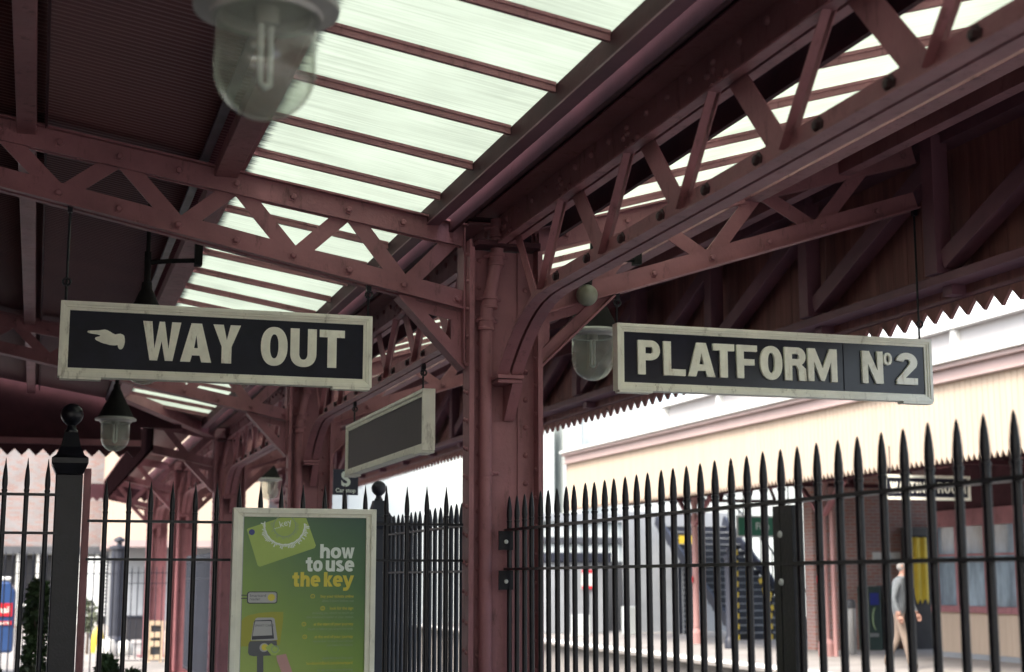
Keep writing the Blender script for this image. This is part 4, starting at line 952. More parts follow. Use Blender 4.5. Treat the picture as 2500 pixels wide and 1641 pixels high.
# ================================================================= CAR-STOP SIGN
t = thing("car_stop_sign", "square navy sign with a white S, beside the far end of the blank board", "sign", (2.366, 12.0, 2.165))
bx(2.264, 2.470, 12.0, 12.012, 2.168, 2.376).build("plate", NAVYS, t)
text("letter_s", "S", .165, 2.367, 2.243, 11.9995, P_WHITE, t, 'CENTER', .006, .001)
text("small_lettering", "Car stop", .046, 2.367, 2.190, 11.9995, P_WHITE, t, 'CENTER', .001, .001)
MB().tube([(2.366, 12.03, 0), (2.366, 12.03, 2.37)], .02, 10).build("pole", SLATE, t)

# ================================================================= FAR PLATFORM CANOPY (X = 13.2 and beyond)
t = thing("cream_valance", "long cream boarded canopy front with a pink cornice and zigzag edge, far platform", "valance", (13.2, 25, 3.22))
dagger_boards(13.2, 37.1-.1405*190, .1405, 190, 4.46, 3.335, 3.235, .03, rnd=True, gap=.012).build("boards", CREAMB, t)
c = MB().box(13.10, 13.24, 10.4, 37.14, 4.46, 4.50).box(13.14, 13.24, 10.4, 37.14, 4.5005, 4.66).box(13.06, 13.24, 10.4, 37.16, 4.6605, 4.735)
c.build("cornice", PINKM, t, bevel=.01)
bx(13.0, 13.24, 10.4, 37.18, 4.737, 4.80).build("gutter", WHITE, t, bevel=.01)
bx(13.19, 13.235, 37.101, 37.16, 3.27, 4.46).build("corner_board", PINKM, t)
t = thing("far_canopy", "dark timbered roof of the far platform behind the cream canopy front", "canopy", (16, 25, 3.4))
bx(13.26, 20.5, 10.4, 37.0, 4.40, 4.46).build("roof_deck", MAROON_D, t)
for k in range(5):
    y = 14.5 + 6.1*k - 6.1 + 6.1
    y = 14.5 + 6.1*k
    if y > 37: continue
    b = MB().box(13.3, 17.0, y-.06, y+.06, 4.20, 4.32).box(13.3, 17.0, y-.06, y+.06, 3.30, 3.38)
    for j in range(5):
        xa = 13.4+.72*j; b.beam((xa, y, 3.36), (xa+.36, y, 4.22), (0, 1, 0), .04, (.92, 0, -.38), -.03, .03).beam((xa+.36, y, 4.22), (xa+.72, y, 3.36), (0, 1, 0), .04, (.92, 0, .38), -.03, .03)
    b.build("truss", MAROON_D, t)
for x in (13.9, 14.86): bx(x-.07, x+.07, 10.4, 36.9, 3.40, 3.62).build("beam", MAROON_D, t)
for k in range(12):
    y = 12+2.1*k
    MB().beam((14.86, y, 3.42), (14.86, y+.9, 4.36), (1, 0, 0), .05, (0, -.7, .7), -.05, .05).beam((14.86, y+1.05, 4.36), (14.86, y+2.0, 3.42), (1, 0, 0), .05, (0, .7, .7), -.05, .05).build("brace", MAROON, t)
t = thing("roof_lantern", "white glazed lantern on top of the far platform canopy", "roof lantern", (15.5, 25, 4.8))
bx(14.2, 17.0, 12, 33.0, 4.465, 4.72).build("kerb", WHITE, t)
l = MB()
for k in range(8): y = 12+3*k; l.box(14.2, 14.35, y-.07, y+.07, 4.721, 5.55)
l.box(14.15, 14.38, 12, 33.1, 5.551, 5.65); l.build("frame", WHITE, t)
l = MB().prism([(14.30, 12, 5.66), (17.0, 12, 5.66), (15.65, 12, 6.3)], (0, 21, 0)); l.build("roof", WHITEW, t)
bx(14.30, 14.33, 12.1, 32.9, 4.722, 5.549).build("glazing", P_LGREY, t)
PC = thing("canopy_post", "", "column", (14.87, 26.7, 0), "pink posts of the far canopy")
MB().lathe([(.16, 0), (.16, .25), (.12, .30), (.085, .34), (.075, 3.2), (.11, 3.28), (.14, 3.40)], (14.87, 26.7, 0), 20).build("shaft", PINKCOL, PC, smooth=True)
MB().tube([(14.99, 26.55, 0), (14.99, 26.55, 3.3)], .045, 10).build("drainpipe", PINKCOL, PC, smooth=True)
MB().beam((14.87, 26.78, 2.75), (14.87, 27.6, 3.38), (1, 0, 0), .05, (0, -.6, .8), -.03, .05).beam((14.87, 26.62, 2.75), (14.87, 25.8, 3.38), (1, 0, 0), .05, (0, .6, .8), -.03, .05).build("bracket", MAROON, PC)
PL2 = ["pink canopy post left of the brick wall, with a small red notice", "pink canopy post left of the dark stairway", "pink canopy post of the far platform nearest the right edge"]
for i, y in enumerate((26.7, 32.8)):
    c = PC if i == 0 else copy_tree(PC, (0, y-26.7, 0)); c["label"] = PL2[i]
    if i == 0: bx(14.74, 14.77, 26.63, 26.75, 1.42, 1.55).build("red_notice", REDP, c)
# ----------------------------------------------------------------- waiting room building
t = thing("waiting_room", "cream panelled waiting room with maroon framed windows, far right", "building", (17.5, 22, 0))
wy0, wy1 = 12.0, 26.15
def wall_x(x0, x1, ya, yb, za, zb, nm, m): bx(x0, x1, ya, yb, za, zb).build(nm, m, t)
m = MB(); y = wy0
while y < wy1-.02: m.box(17.0, 17.06, y+.003, min(y+.17, wy1)-.003, .10, .86); y += .17
m.build("panelling", CREAMB, t)
bx(17.061, 17.2, wy0, wy1, 0, .90).build("dado_wall", CREAMB, t); bx(16.97, 17.06, wy0, wy1, 0, .098).build("plinth", GREYW, t)
bx(16.93, 17.20, wy0, wy1+.03, .862, .985).build("sill", MAROON, t)
bx(16.95, 17.20, wy0, wy1+.03, 2.50, 2.82).build("lintel", MAROON, t)
bx(17.0, 17.20, wy0, wy1, 2.8205, 4.395).build("upper_wall", MAROON_D, t)
bx(17.201, 20, wy1-.2, wy1, 0, 4.39).build("end_wall", MAROON_D, t)
bx(17.6, 17.65, wy0, wy1-.21, 0, 2.8).build("dark_interior", DARKIN, t)
for k, y in enumerate((26.10, 25.30, 24.36, 23.42, 22.5, 21.5, 20.5)):
    bx(16.96, 17.14, y-.05, y+.05, .986, 2.499).build("mullion", MAROON, t)
    if k < 6:
        yn = (25.30, 24.36, 23.42, 22.5, 21.5, 20.5)[k]
        w = MB().box(17.05, 17.058, yn+.052, y-.052, .987, 2.498); w.build("window_pane", PANE, t)
        bx(17.03, 17.07, yn+.0525, y-.0525, 1.93, 1.97).build("transom", MAROON, t)
t = thing("hanging_sign", "dark cream-framed board reading WAITING ROOM, hanging at the far right", "sign", (13.6, 21.0, 2.74), "hanging name boards")
bx(12.84, 14.36, 21.01, 21.05, 2.765, 3.12).build("board", SIGNB, t)
f = MB()
for a in ((12.80, 14.40, 3.095, 3.14), (12.80, 14.40, 2.745, 2.79)): f.box(a[0], a[1], 20.99, 21.06, a[2], a[3])
for a in ((12.80, 12.845), (14.355, 14.40)): f.box(a[0], a[1], 20.99, 21.06, 2.7905, 3.0945)
f.build("frame", CREAMS, t)
x = 12.93
for ch in "WAITING ROOM":
    w = {'W': .135, 'A': .115, 'I': .036, 'T': .10, 'N': .10, 'G': .10, 'R': .10, 'O': .11, 'M': .13, ' ': .07}[ch]
    if ch != ' ': curve_mesh("letter_"+ch.lower(), glyph(ch, w, .17, w*.27 if ch not in 'WMI' else (.036 if ch == 'I' else w*.22)), 21.0095, .006, LETTER, t, x, 2.857)
    x += w + .022
for xx in (12.95, 14.25): MB().tube([(xx, 21.03, 3.14), (xx, 21.03, 3.6)], .01, 8).build("rod", IRON, t)
# ----------------------------------------------------------------- brick wall and what stands against it
t = bx(15.9, 19.6, 29.0, 29.4, 0, 4.35).build("brick_wall", BRICKR); tag(t, "red brick wall at the back of the far platform, behind the walking man", "wall")
t = thing("white_notice", "small white notice board high on the red brick wall", "sign", (17.67, 28.99, 1.88)); bx(17.33, 18.01, 28.965, 28.995, 1.88, 2.07).build("panel", WHITE, t)
bx(17.30, 18.04, 28.96, 28.9645, 1.86, 1.878).build("lip", STEEL, t)
t = thing("ticket_machine", "dark green ticket machine against the brick wall, right of the steel bin", "ticket machine", (17.07, 28.6, 0), "machines against the brick wall")
bx(16.92, 17.24, 28.55, 28.98, 0, 1.34).build("cabinet", DGREEN, t, bevel=.02); bx(16.97, 17.17, 28.535, 28.5495, .95, 1.2).build("screen", P_BLUE, t)
ring = MB()
for k in range(20):
    a = -1.2 + 2.4*k/20; b_ = -1.2+2.4*(k+1)/20
    ring.tube([(17.02-.10*math.cos(a)+.1, 28.54, .66+.25*math.sin(a)), (17.02-.10*math.cos(b_)+.1, 28.54, .66+.25*math.sin(b_))], .012, 6)
ring.build("emblem", P_PALE, t)
bx(16.95, 17.15, 28.54, 28.5495, .28, .36).build("slot", STEEL, t)
t = thing("ticket_machine", "second dark machine with a green lamp, just left of the walking man", "ticket machine", (17.49, 28.6, 0), "machines against the brick wall")
bx(17.38, 17.66, 28.6, 28.98, 0, 1.36).build("cabinet", P_GREY, t, bevel=.02); bx(17.43, 17.58, 28.585, 28.5995, 1.18, 1.30).build("green_lamp", GREEN, t); bx(17.43, 17.6, 28.585, 28.5995, .7, 1.0).build("screen", DARKIN, t)
t = thing("litter_bin", "tall cylindrical steel bin with a dark top, left of the brick wall machines", "bin", (15.79, 27.32, 0))
MB().lathe([(.085, 0), (.098, .03), (.098, .90), (.09, .91)], (15.785, 27.32, 0), 24).build("body", STEEL, t, smooth=True)
MB().lathe([(.104, .912), (.108, .95), (.10, 1.05), (.06, 1.09)], (15.785, 27.32, 0), 24).build("lid", P_GREY, t, smooth=True)
# yellow banner
t = thing("yellow_banner", "tall yellow banner hanging in a dark doorway behind the walking man", "banner", (18.3, 28.7, .9))
m = MB(); n = 10; vs = []; fs = []
for i in range(n+1):
    xx = 18.10 + .42*i/n; yy = 28.70 + .02*math.sin(i*1.3)
    zb = .95 + (.35 if i in (0, 1) else .12*abs(math.sin(i*2.1)))
    vs += [(xx, yy, zb), (xx, yy, 2.39), (xx, yy+.012, 2.39), (xx, yy+.012, zb)]
for i in range(n):
    for k in range(4): fs.append((i*4+k, i*4+(k+1) % 4, (i+1)*4+(k+1) % 4, (i+1)*4+k))
fs += [(3, 2, 1, 0), tuple(n*4+k for k in range(4))]
m.add(vs, fs).build("cloth", YELLOW, t); MB().tube([(18.05, 28.7, 2.40), (18.58, 28.7, 2.40)], .015, 8).build("rod", IRON, t)
bx(18.06, 18.9, 28.80, 28.99, 0, 2.6).build("doorway", DARKIN); bpy.context.view_layer.update()
tag(COL.objects["doorway"], "dark open doorway in the brick wall behind the yellow banner", "doorway")
# ----------------------------------------------------------------- footbridge stairs
t = thing("footbridge_stairs", "dark footbridge stairway with yellow and black rails under the far canopy", "stairs", (17.4, 36, 0))
for k in range(17):
    z = .175*k; y = 34.5+.29*k
    bx(16.75, 18.7, y, y+.285, max(0, z-.02), z+.150).build("riser", SLATE, t); bx(16.75, 18.7, y-.03, y+.287, z+.1505, z+.175).build("tread", GREYW, t)
for x in (16.68, 18.76): MB().beam((x, 34.4, .1), (x, 39.4, 3.12), (1, 0, 0), .04, (0, -.5, .85), -.12, .16).build("stringer", SLATE, t)
h = MB().tube([(18.76, 34.4, 1.0), (18.76, 39.4, 4.0)], .03, 8)
for k in range(8): y = 34.5+.65*k; h.tube([(18.76, y, .2+.6*(y-34.4)), (18.76, y, 1.06+.6*(y-34.4))], .02, 6)
h.build("handrail", IRON, t, smooth=True)
for x, y, z0, z1 in ((16.70, 34.4, 0, 2.45), (17.62, 34.42, 0, 1.35), (17.05, 34.41, 0, 2.1)):
    for k in range(int((z1-z0)/.13)):
        bx(x-.035, x+.035, y-.035, y+.035, z0+.13*k, z0+.13*k+.128).build("striped_post", YELLOW if k % 2 == 0 else IRON, t)
for k in range(8):
    p, q = Vector((17.42, 34.42-.0, 1.45-.12*k)), Vector((17.42, 34.42, 0))
    MB().beam((17.36+.045*k, 34.40, 1.50-.11*k), (17.36+.045*(k+1), 34.40, 1.50-.11*(k+1)), (0, 1, 0), .02, (.9, 0, .4), -.05, .05).build("striped_rail", YELLOW if k % 2 == 0 else IRON, t)
bx(16.0, 19.3, 40.2, 40.3, 0, 3.4).build("stair_back_wall", GREYW); tag(COL.objects["stair_back_wall"], "grey wall closing the view behind the dark stairway", "wall")
t = thing("green_sign", "green sign with white lettering above the dark stairway", "sign", (18.2, 34.2, 2.6))
bx(16.68, 18.25, 34.2, 34.24, 2.56, 3.02).build("panel", GREEN, t)
f = MB().box(16.64, 16.68, 34.19, 34.25, 2.52, 3.06).box(18.25, 18.29, 34.19, 34.25, 2.52, 3.06).box(16.68, 18.25, 34.19, 34.25, 2.52, 2.56).box(16.68, 18.25, 34.19, 34.25, 3.02, 3.06).box(16.93, 16.97, 34.19, 34.1995, 2.561, 3.019)
f.build("border", WHITE, t)
text("lettering", "Fire", .24, 17.16, 2.72, 34.1995, P_WHITE, t, 'LEFT', .004, .004); text("lettering", "exit", .24, 17.68, 2.72, 34.1995, P_WHITE, t, 'LEFT', .004, .004)
for x in (16.85, 18.1): MB().tube([(x, 34.22, 3.06), (x, 34.22, 4.4)], .02, 8).build("rod", IRON, t)
def finial_post(label, x, y, h, r, group):
    t = thing("iron_post", label, "post", (x, y, 0), group)
    MB().lathe([(r*1.5, 0), (r*1.5, .18), (r*1.2, .22), (r, .26), (r, h-.30), (r*1.3, h-.28), (r*1.3, h-.22), (r*.8, h-.20)], (x, y, 0), 16).build("shaft", SLATE, t, smooth=True)
    MB().lathe([(r*.35, h-.20), (r*.3, h-.13), (r*.75, h-.10), (r*.7, h-.05), (.005, h)], (x, y, 0), 12).build("finial", SLATE, t, smooth=True)
finial_post("slate post with small finial in front of the dark stairway", 14.47, 30.2, 2.215, .078, "slate posts with finials")
finial_post("slate post with finial behind the left railing, before the pale glazed building", 1.755, 34.4, 2.42, .165, "slate posts with finials")
t = thing("yellow_sign", "yellow panel with a black figure, left of the stairway", "sign", (17.1, 38.5, 1.96))
bx(16.98, 17.45, 38.5, 38.53, 1.98, 2.68).build("panel", YELLOW, t); MB().tube([(17.2, 38.56, 0), (17.2, 38.56, 2.6)], .03, 8).build("pole", IRON, t)
mm = MB().ball((17.2, 38.495, 2.5), .055, 12, 8).beam((17.2, 38.492, 2.44), (17.26, 38.492, 2.2), (1, 0, 0), .07, (0, 1, 0), -.004, .004).beam((17.24, 38.492, 2.22), (17.12, 38.492, 2.04), (1, 0, 0), .03, (0, 1, 0), -.004, .004).beam((17.26, 38.492, 2.22), (17.34, 38.492, 2.05), (1, 0, 0), .03, (0, 1, 0), -.004, .004)
mm.build("figure", IRON, t)
t = thing("step_ladder_rack", "dark lattice rack standing under the yellow panel", "rack", (17.2, 38.4, 0))
mm = MB()
for k in range(13): mm.box(16.98, 17.45, 38.3, 38.34, .12+.14*k, .15+.14*k)
for x in (16.98, 17.2, 17.42): mm.box(x, x+.03, 38.3405, 38.37, 0, 1.93)
mm.build("bars", GREYW, t)
bx(16.9, 17.5, 38.45, 38.47, 0, 1.93).build("dark_backing", SLATE, t)
# pale ribbed wall, grey stair flank, cabin and notice left of it
t = thing("ribbed_wall", "white ribbed wall panels far behind the right railing", "wall", (15.5, 43, 0))
mm = MB(); x = 12.5
while x < 19.5: mm.box(x, x+.27, 43.0, 43.12, 0, 3.2); mm.box(x+.27, x+.42, 43.06, 43.12, 0, 3.2); x += .42
mm.build("panels", WHITEW, t); bx(12.5, 19.5, 42.94, 42.999, 2.55, 2.74).build("rail", P_GREY, t)
bx(12.5, 19.5, 42.9, 43.15, 3.201, 3.45).build("eaves", GREYW, t)
t = MB().prism([(12.6, 41.6, 0), (18.4, 41.6, 0), (17.9, 41.6, .35), (16.85, 41.6, 1.78), (16.6, 41.6, 2.0), (12.6, 41.6, 2.0)], (0, .25, 0)).build("stair_flank", DGREYW)
tag(t, "dark grey sloping flank wall of stairs in front of the white ribbed wall", "wall")
t = thing("blue_grey_cabinet", "blue-grey equipment cabinet on the far platform behind the nearest bars", "cabinet", (14.3, 40, 0))
bx(13.6, 15.3, 39.7, 40.4, 0, 1.95).build("body", GREYW, t, bevel=.02); bx(13.5, 15.4, 39.6, 40.5, 1.951, 2.22).build("top", SLATE, t, bevel=.02)
for x in (14.12, 14.70): bx(x, x+.03, 39.68, 39.699, .1, 1.9).build("door_gap", SLATE, t)
t = thing("red_white_notice", "white notice with red edges on the blue-grey cabinet", "sign", (14.7, 39.66, 1.2))
bx(14.52, 14.88, 39.65, 39.675, 1.22, 1.74).build("panel", WHITE, t); bx(14.52, 14.88, 39.64, 39.6495, 1.22, 1.30).build("red_edge", REDP, t); bx(14.52, 14.88, 39.64, 39.6495, 1.66, 1.74).build("red_edge", REDP, t)
for x, y, lab in ((13.95, 38.2, "low pale box on the far platform, near the left end of the edge line"), (15.55, 38.6, "taller pale box on the far platform before the grey flank wall")):
    h = .55 if x < 14 else .75
    t = bx(x-.2, x+.2, y-.2, y+.2, 0, h).build("pale_box", WHITEW, None, bevel=.02); tag(t, lab, "box")
# ----------------------------------------------------------------- white buildings beyond
t = thing("white_building", "bright white building with tall flutings, seen just right of the broad column", "building", (14.6, 50, 0))
mm = MB()
for k in range(4): mm.box(14.2+1.0*k, 14.2+1.0*k+.62, 48.6, 50, 0, 7.2)
mm.build("pilaster", WHITEW, t); bx(9.0, 34, 50.001, 56, 0, 7.8).build("wall", WHITEW, t)
bx(17.66, 18.0, 48.7, 50, 0, 7.2).build("end_pier", WHITEW, t)
t = thing("white_building", "tall white building with a pale grey window strip, upper right corner", "building", (34, 46, 0))
bx(29.2, 40, 45.5, 56, 0, 12.6).build("wall", WHITEW, t); bx(30.1, 30.9, 45.4, 45.499, 3, 12.2).build("window", GREYW, t)
bx(29.0, 40.2, 45.2, 56, 12.601, 13.0).build("parapet", WHITE, t)
# signal with red light seen between the columns
t = thing("red_signal", "small red lamp in a white frame, far beyond the blank board", "signal", (7.6, 40, 3.2))
MB().tube([(7.9, 40, -1), (7.9, 40, 5)], .07, 10).build("post", GREYW, t); bx(7.5, 8.3, 39.8, 39.95, 3.9, 4.5).build("head", GREYW, t)
r = MB(); r.ball((7.9, 39.75, 4.35), .12, 14, 10); r.build("lamp", REDP, t, smooth='all')
# ================================================================= LEFT BACKGROUND
t = thing("brick_building", "pale pink brick building with a white framed glazed ground floor, far left", "building", (-2, 52, 0))
bx(-14, 9.5, 52, 60, 2.55, 14).build("wall", BRICKP, t); bx(-14, 9.5, 51.9, 52.3, 2.30, 2.549).build("lintel", P_GREY, t); bx(-14, 9.5, 52.9, 53, 0, 2.29).build("dark_glazing", DARKIN, t)
for k in range(34): bx(-13.6+.62*k, -13.6+.62*k+(.10 if k % 3 else .17), 52.0, 52.12, 0, 2.295).build("mullion", WHITE, t)
bx(-14, 9.5, 52.02, 52.10, .62, .70).build("sill_rail", WHITE, t)
bx(2.3, 2.48, 51.8, 51.99, 2.56, 14).build("pink_pipe", PINKM, t)
t = thing("cream_wing", "plain cream gable wall above the left railing, beside the brick building", "building", (3.5, 45, 0))
bx(2.05, 6.5, 44.6, 51.5, 2.6, 12).build("wall", CREAMB, t)
bx(2.02, 6.6, 44.5, 51.6, 2.40, 2.599).build("base_band", PINKM, t)
bx(2.3, 6.4, 46, 51.5, 0, 2.399).build("ground_floor", GREYW, t)
rail_fence("distant slate railing crossing behind the left bars and shrubs", 'X', 22.0, [1.15 - .0905*k for k in range(60)], 1.886, (1.727, 1.569, .2), ls=.13, r=.009, m=SLATE, group="slate railings of the forecourt", ext=(.1, .1))
rail_fence("low slate railing behind the pale slatted barrier", 'X', 27.2, [1.62 + .105*k for k in range(10)], 1.72, (1.60, 1.42, .1), ls=.12, r=.009, m=SLATE, group="slate railings of the forecourt", ext=(.1, .1))
# white slats board with ladder-like edge
t = thing("white_board", "tall white slatted board behind the left railing", "board", (1.2, 40, 0))
bx(1.27, 1.62, 40, 40.05, .55, 2.05).build("panel", WHITE, t)
mm = MB()
for k in range(16): mm.box(1.625, 1.78, 40, 40.04, .57+.092*k, .62+.092*k)
mm.build("slats", WHITE, t); bx(1.4, 1.46, 40.06, 40.12, 0, 2.0).build("leg", SLATE, t)
# pale slatted barrier
t = thing("barrier", "pale wooden barrier of two panels with square openings, beside the fourth column", "barrier", (2.32, 28.5, 0))
for x0 in (2.02, 2.33):
    f = MB().box(x0, x0+.05, 28.5, 28.54, 0, .74).box(x0+.22, x0+.27, 28.5, 28.54, 0, .74)
    for z in (0.03, .28, .44, .66): f.box(x0+.0505, x0+.2195, 28.5, 28.54, z, z+(.10 if z < .6 else .08))
    f.build("panel", PLY, t)
    bx(x0+.03, x0+.24, 28.56, 28.57, .05, .70).build("dark_back", P_GREY, t)
# van
t = thing("delivery_van", "blue delivery van with a red panel and white roof, parked behind the far left bars", "van", (-1.9, 25.2, 0))
vb = MB().prism([(-.27, 24.6, .38), (-.27, 24.6, 1.30), (-.36, 24.6, 1.46), (-3.0, 24.6, 1.46), (-3.5, 24.6, 1.05), (-4.2, 24.6, .95), (-4.3, 24.6, .38)], (0, 1.6, 0)); vb.build("body", BLUEV, t, bevel=.04)
bx(-3.0, -.34, 24.62, 26.18, 1.461, 1.53).build("roof_panel", WHITE, t, bevel=.03)
bx(-1.4, -.30, 24.585, 24.599, .93, 1.13).build("red_panel", REDP, t); bx(-1.4, -.30, 24.585, 24.599, .80, .86).build("red_stripe", REDP, t)
text("lettering", "mail", .14, -.32, .985, 24.5845, P_WHITE, t, 'RIGHT', .003, .002); text("lettering", "parcels", .07, -.32, .81, 24.5845, P_WHITE, t, 'RIGHT', .002, .002)
bx(-3.35, -2.7, 24.59, 24.599, .98, 1.32).build("side_window", DARKIN, t)
for x in (-.85, -3.6):
    mm = MB(); vs = []
    w = MB().tube([(x, 24.55, .32), (x, 24.75, .32)], .32, 24); w = w.build("wheel", RUBBER, t, smooth=True)
    MB().tube([(x, 24.54, .32), (x, 24.56, .32)], .18, 16).build("hub", STEEL, w, smooth=True)
bx(-.268, -.255, 24.7, 24.82, .75, 1.05).build("tail_light", REDP, t)
# ----------------------------------------------------------------- planting
def foliage(t, cx, cy, z0, z1, rad, n, size, m, seed, shape='ovoid'):
    rnd = random.Random(seed); mb = MB()
    for i in range(n):
        u = rnd.random()
        z = z0 + (z1-z0)*u
        if shape == 'cone': R = rad*(1-u)**.7*(.55+.45*abs(math.sin(9*u+seed))) + .02
        else: R = rad*math.sqrt(max(.02, 1-(2*u-1)**2))*(.75+.25*math.sin(5*u+seed))
        a = rnd.random()*2*math.pi; r = R*math.sqrt(rnd.random()*.75+.25*rnd.random())*(1+.18*math.sin(3*a+seed))
        c = Vector((cx+r*math.cos(a), cy+r*math.sin(a), z))
        d = Vector((rnd.gauss(0, 1), rnd.gauss(0, 1), rnd.gauss(.3, .8))).normalized(); s = d.orthogonal().normalized(); s.rotate(Matrix.Rotation(rnd.random()*6.28, 3, d))
        L = size*(.6+.8*rnd.random()); q = d.cross(s)
        mb.add([c, c+s*L*.5+q*L*.22, c+s*L, c+s*L*.5-q*L*.22], [(0, 1, 2, 3)])
    mb.build("foliage", m, t)
def shrub(label, x, y, z0, z1, rad, n, size, m, seed, shape='ovoid', cat="shrub", group=None, name="shrub"):
    t = thing(name, label, cat, (x, y, 0), group)
    MB().tube([(x, y, 0), (x+.01, y, (z0+z1)/2), (x, y+.01, z1-.1)], [.03, .02, .006], 8).build("stem", BARK, t)
    mb = MB(); rnd = random.Random(seed)
    for k in range(8):
        a = rnd.random()*6.28; zz = z0+(z1-z0)*(.15+.5*rnd.random()); mb.tube([(x, y, zz-.1), (x+rad*.7*math.cos(a), y+rad*.7*math.sin(a), zz+.1)], [.012, .004], 5)
    mb.build("branches", BARK, t)
    foliage(t, x, y, z0, z1, rad, n, size, m, seed, shape)
shrub("dark green conical bush behind the left bars, beside the thick post", .045, 15.0, .25, 1.47, .23, 3800, .06, LEAF, 2, 'ovoid', "bush")
for i, (x, y, z1, r, lab) in enumerate(((-.42, 13.0, .86, .38, "low grey-green shrub at the bottom left corner"), (.02, 12.6, .80, .34, "low grey-green shrub in front of the conical bush"),
        (.62, 13.4, .84, .27, "low dark shrub just right of the thick ball-topped post"), (.90, 14.5, .66, .22, "small leafy shrub at the foot of the fifth bar right of the post"))):
    shrub(lab, x, y, .05, z1, r, 2600, .055, LEAF2 if i < 2 else LEAF, 11+i, 'ovoid', "shrub", "low shrubs behind the left railing")
shrub("light green potted plant by the yellow sack, behind the left railing", 1.08, 32.0, .45, 1.05, .22, 500, .09, LEAF2, 5, 'ovoid', "plant", None, "potted_plant")
for nm, x, y, rx, h, m, lab, cat in (("sack", 1.30, 32.5, .13, .52, YELLOW, "yellow sack standing behind the left railing", "sack"), ("sack", 1.42, 31.0, .20, .36, WHITE, "white sack on the ground in front of the yellow sack", "sack"), ("sack", 1.78, 31.4, .17, .30, WHITE, "second smaller white sack left of the dark crate", "sack")):
    t = MB().lathe([(rx*.9, 0), (rx*1.05, h*.2), (rx, h*.55), (rx*.7, h*.85), (rx*.25, h*.95), (rx*.35, h)], (x, y, 0), 18).build(nm, m, None, smooth=True); tag(t, lab, cat, "sacks by the glazed building")
t = thing("dark_crate", "dark crate on the ground left of the pale slatted barrier", "crate", (2.3, 36, 0))
bx(2.05, 2.75, 36, 36.5, .12, .62).build("body", DARKIN, t, bevel=.02); bx(2.02, 2.78, 35.98, 36.52, .621, .66).build("lid", SLATE, t)
for x in (2.1, 2.6): bx(x, x+.08, 36.05, 36.4, 0, .119).build("runner", SLATE, t)
t = thing("camera_bracket", "white bracket arm with a dark camera on the pale brick wall", "camera", (2.75, 51.5, 3.6))
MB().tube([(2.3, 51.6, 3.5), (2.85, 51.5, 4.3), (2.85, 51.5, 4.7)], .06, 8).build("arm", WHITE, t, smooth=True); bx(2.75, 3.0, 51.2, 51.6, 4.75, 5.0).build("camera", LAMPD, t)

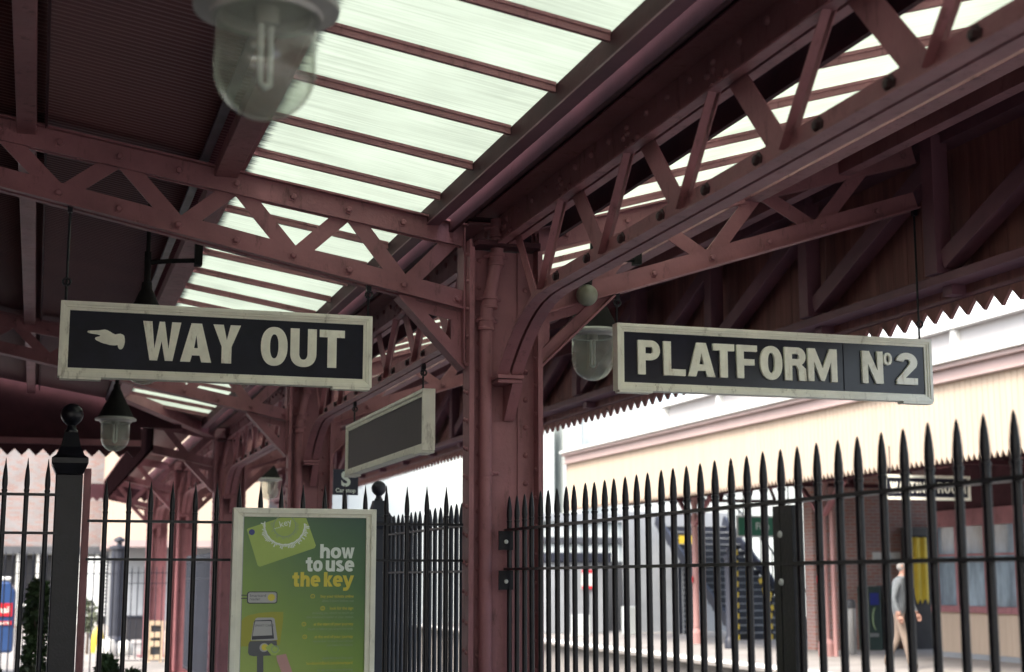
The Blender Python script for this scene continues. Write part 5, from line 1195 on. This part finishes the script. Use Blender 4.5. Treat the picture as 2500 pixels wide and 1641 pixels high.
# ================================================================= PERSON (walking to the right)
def skin_mesh(name, pts, edges, rad, sub=2):
    me = bpy.data.meshes.new(name); me.from_pydata([Vector(p) for p in pts], edges, [])
    o = bpy.data.objects.new(name+"_tmp", me); COL.objects.link(o)
    sk = o.modifiers.new("skin", 'SKIN'); sk.use_smooth_shade = True
    for i, r in enumerate(rad): me.skin_vertices[0].data[i].radius = r if isinstance(r, tuple) else (r, r)
    me.skin_vertices[0].data[0].use_root = True
    s = o.modifiers.new("sub", 'SUBSURF'); s.levels = sub; s.render_levels = sub
    bpy.context.view_layer.update()
    out = bpy.data.meshes.new_from_object(o.evaluated_get(bpy.context.evaluated_depsgraph_get()))
    bpy.data.objects.remove(o); out.name = name
    return out
def make_person(px, py):
    t = thing("person", "white-haired man in grey pullover and beige trousers walking along the far platform", "person", (px, py, 0))
    # local frame: walks towards +X, a little towards the viewer (-Y)
    P = {}
    pts = [(0, 0, .93), (.01, 0, 1.08), (.03, 0, 1.24), (.06, 0, 1.39), (.085, -.005, 1.475), (.11, -.01, 1.53), (.125, -.015, 1.60), (.13, -.015, 1.68),     # 0-7 pelvis..crown
           (.0, -.09, .88), (.11, -.10, .50), (.19, -.105, .085), (.30, -.125, .035),        # 8-11 near leg forward
           (-.02, .09, .88), (-.06, .10, .49), (-.27, .10, .11), (-.19, .095, .035),       # 12-15 far leg behind
           (.055, -.215, 1.37), (-.01, -.275, 1.11), (.07, -.26, .89), (.085, -.255, .84),            # 16-19 near arm
           (.06, .215, 1.37), (.06, .28, 1.11), (.20, .24, .92), (.225, .23, .87)]          # 20-23 far arm
    ed = [(0,1),(1,2),(2,3),(3,4),(4,5),(5,6),(6,7),(0,8),(8,9),(9,10),(10,11),(0,12),(12,13),(13,14),(14,15),(3,16),(16,17),(17,18),(18,19),(3,20),(20,21),(21,22),(22,23)]
    rd = [(.175,.135),(.18,.14),(.20,.145),(.18,.125),(.062,.062),(.075,.07),(.095,.082),(.07,.065),
          .095,.066,.048,(.048,.034), .095,.066,.048,(.048,.034), .070,.052,.040,.034, .070,.052,.040,.034]
    me = skin_mesh("body", pts, ed, rd)
    for m in (SKIN, SHIRT, TROUS, SHOE): me.materials.append(m)
    for p in me.polygons:
        c = p.center; z = c.z
        arm = abs(c.y) > .165 and z > .80 and z < 1.40
        if z > 1.475: k = 0
        elif arm: k = 1 if z > .915 else 0
        elif z > .88: k = 1
        elif z > .09: k = 2
        else: k = 3
        p.material_index = k; p.use_smooth = True
    b = link_mesh("body", me, None, t)
    # hair, ears, nose, eyes
    hm = MB(); hc = Vector((.118, -.012, 1.635))
    prof = []
    for i in range(9):
        a = math.pi/2*i/8*1.15; prof.append((max(.001, .098*math.sin(a)), .088*math.cos(a)))
    hm.lathe([(r, z) for r, z in prof] + [(.088, -.045), (.06, -.075), (.001, .05)], hc + Vector((-.024, 0, -.012)), 18)
    hm.build("tmp", HAIR); h = COL.objects["tmp"]; h.name = "hair"; h.parent = t; 
    f = MB()
    f.prism([(.205, -.028, 1.60), (.205, .0, 1.60), (.200, -.014, 1.645)], (.022, 0, 0)); fo = f.build("nose", SKIN, None); fo.parent = t
    for nm, dy in (("eye", -.045), ("eye", .02)):
        q = MB().ball((.203, dy, 1.642), .010, 10, 6).build(nm, P_DARK, None, smooth='all'); q.parent = t
    q = bx(.203, .212, -.035, .008, 1.572, 1.58).build("mouth", P_SKIN, None); q.parent = t
    for dy in (-.105, .085):
        q = MB().ball((.115, dy, 1.63), .022, 10, 8, 1.4).build("ear", SKIN, None, smooth='all'); q.parent = t
    # hands: palm and five fingers each
    for sx, (hx, hy, hz), d in (("hand", (.09, -.25, .825), Vector((.15, 0, -1)).normalized()), ("hand", (.235, .223, .855), Vector((.4, -.05, -1)).normalized())):
        hm = MB(); base = Vector((hx, hy, hz)); fw = Vector((1, 0, .15)).normalized(); fw = (fw - d*fw.dot(d)).normalized()
        hm.tube([base-d*.015, base+d*.02, base+d*.055], [.026, .034, .032], 10)
        for k in range(4):
            o_ = base + d*.05 + fw*(.027-.018*k); L = (.062, .072, .068, .052)[k]; cu = Vector((0, .25 if hy < 0 else -.25, 0))
            hm.tube([o_, o_+d*L*.5, o_+(d+cu).normalized()*L*.8, o_+(d+cu*1.8).normalized()*L], [.0095, .009, .008, .006], 8)
        o_ = base + fw*.026 + d*.012; hm.tube([o_, o_+(fw*.5+d).normalized()*.03, o_+(fw*.25+d).normalized()*.055], [.011, .010, .007], 8)
        q = hm.build(sx, SKIN, None, smooth='all'); q.parent = t
    for o in list(t.children):
        WLOC[o.name] = Vector((px, py, 0))
    t.rotation_euler.z = math.radians(-48); t.scale = (1.05, 1.05, 1.05)
    return t
make_person(13.98, 22.6)
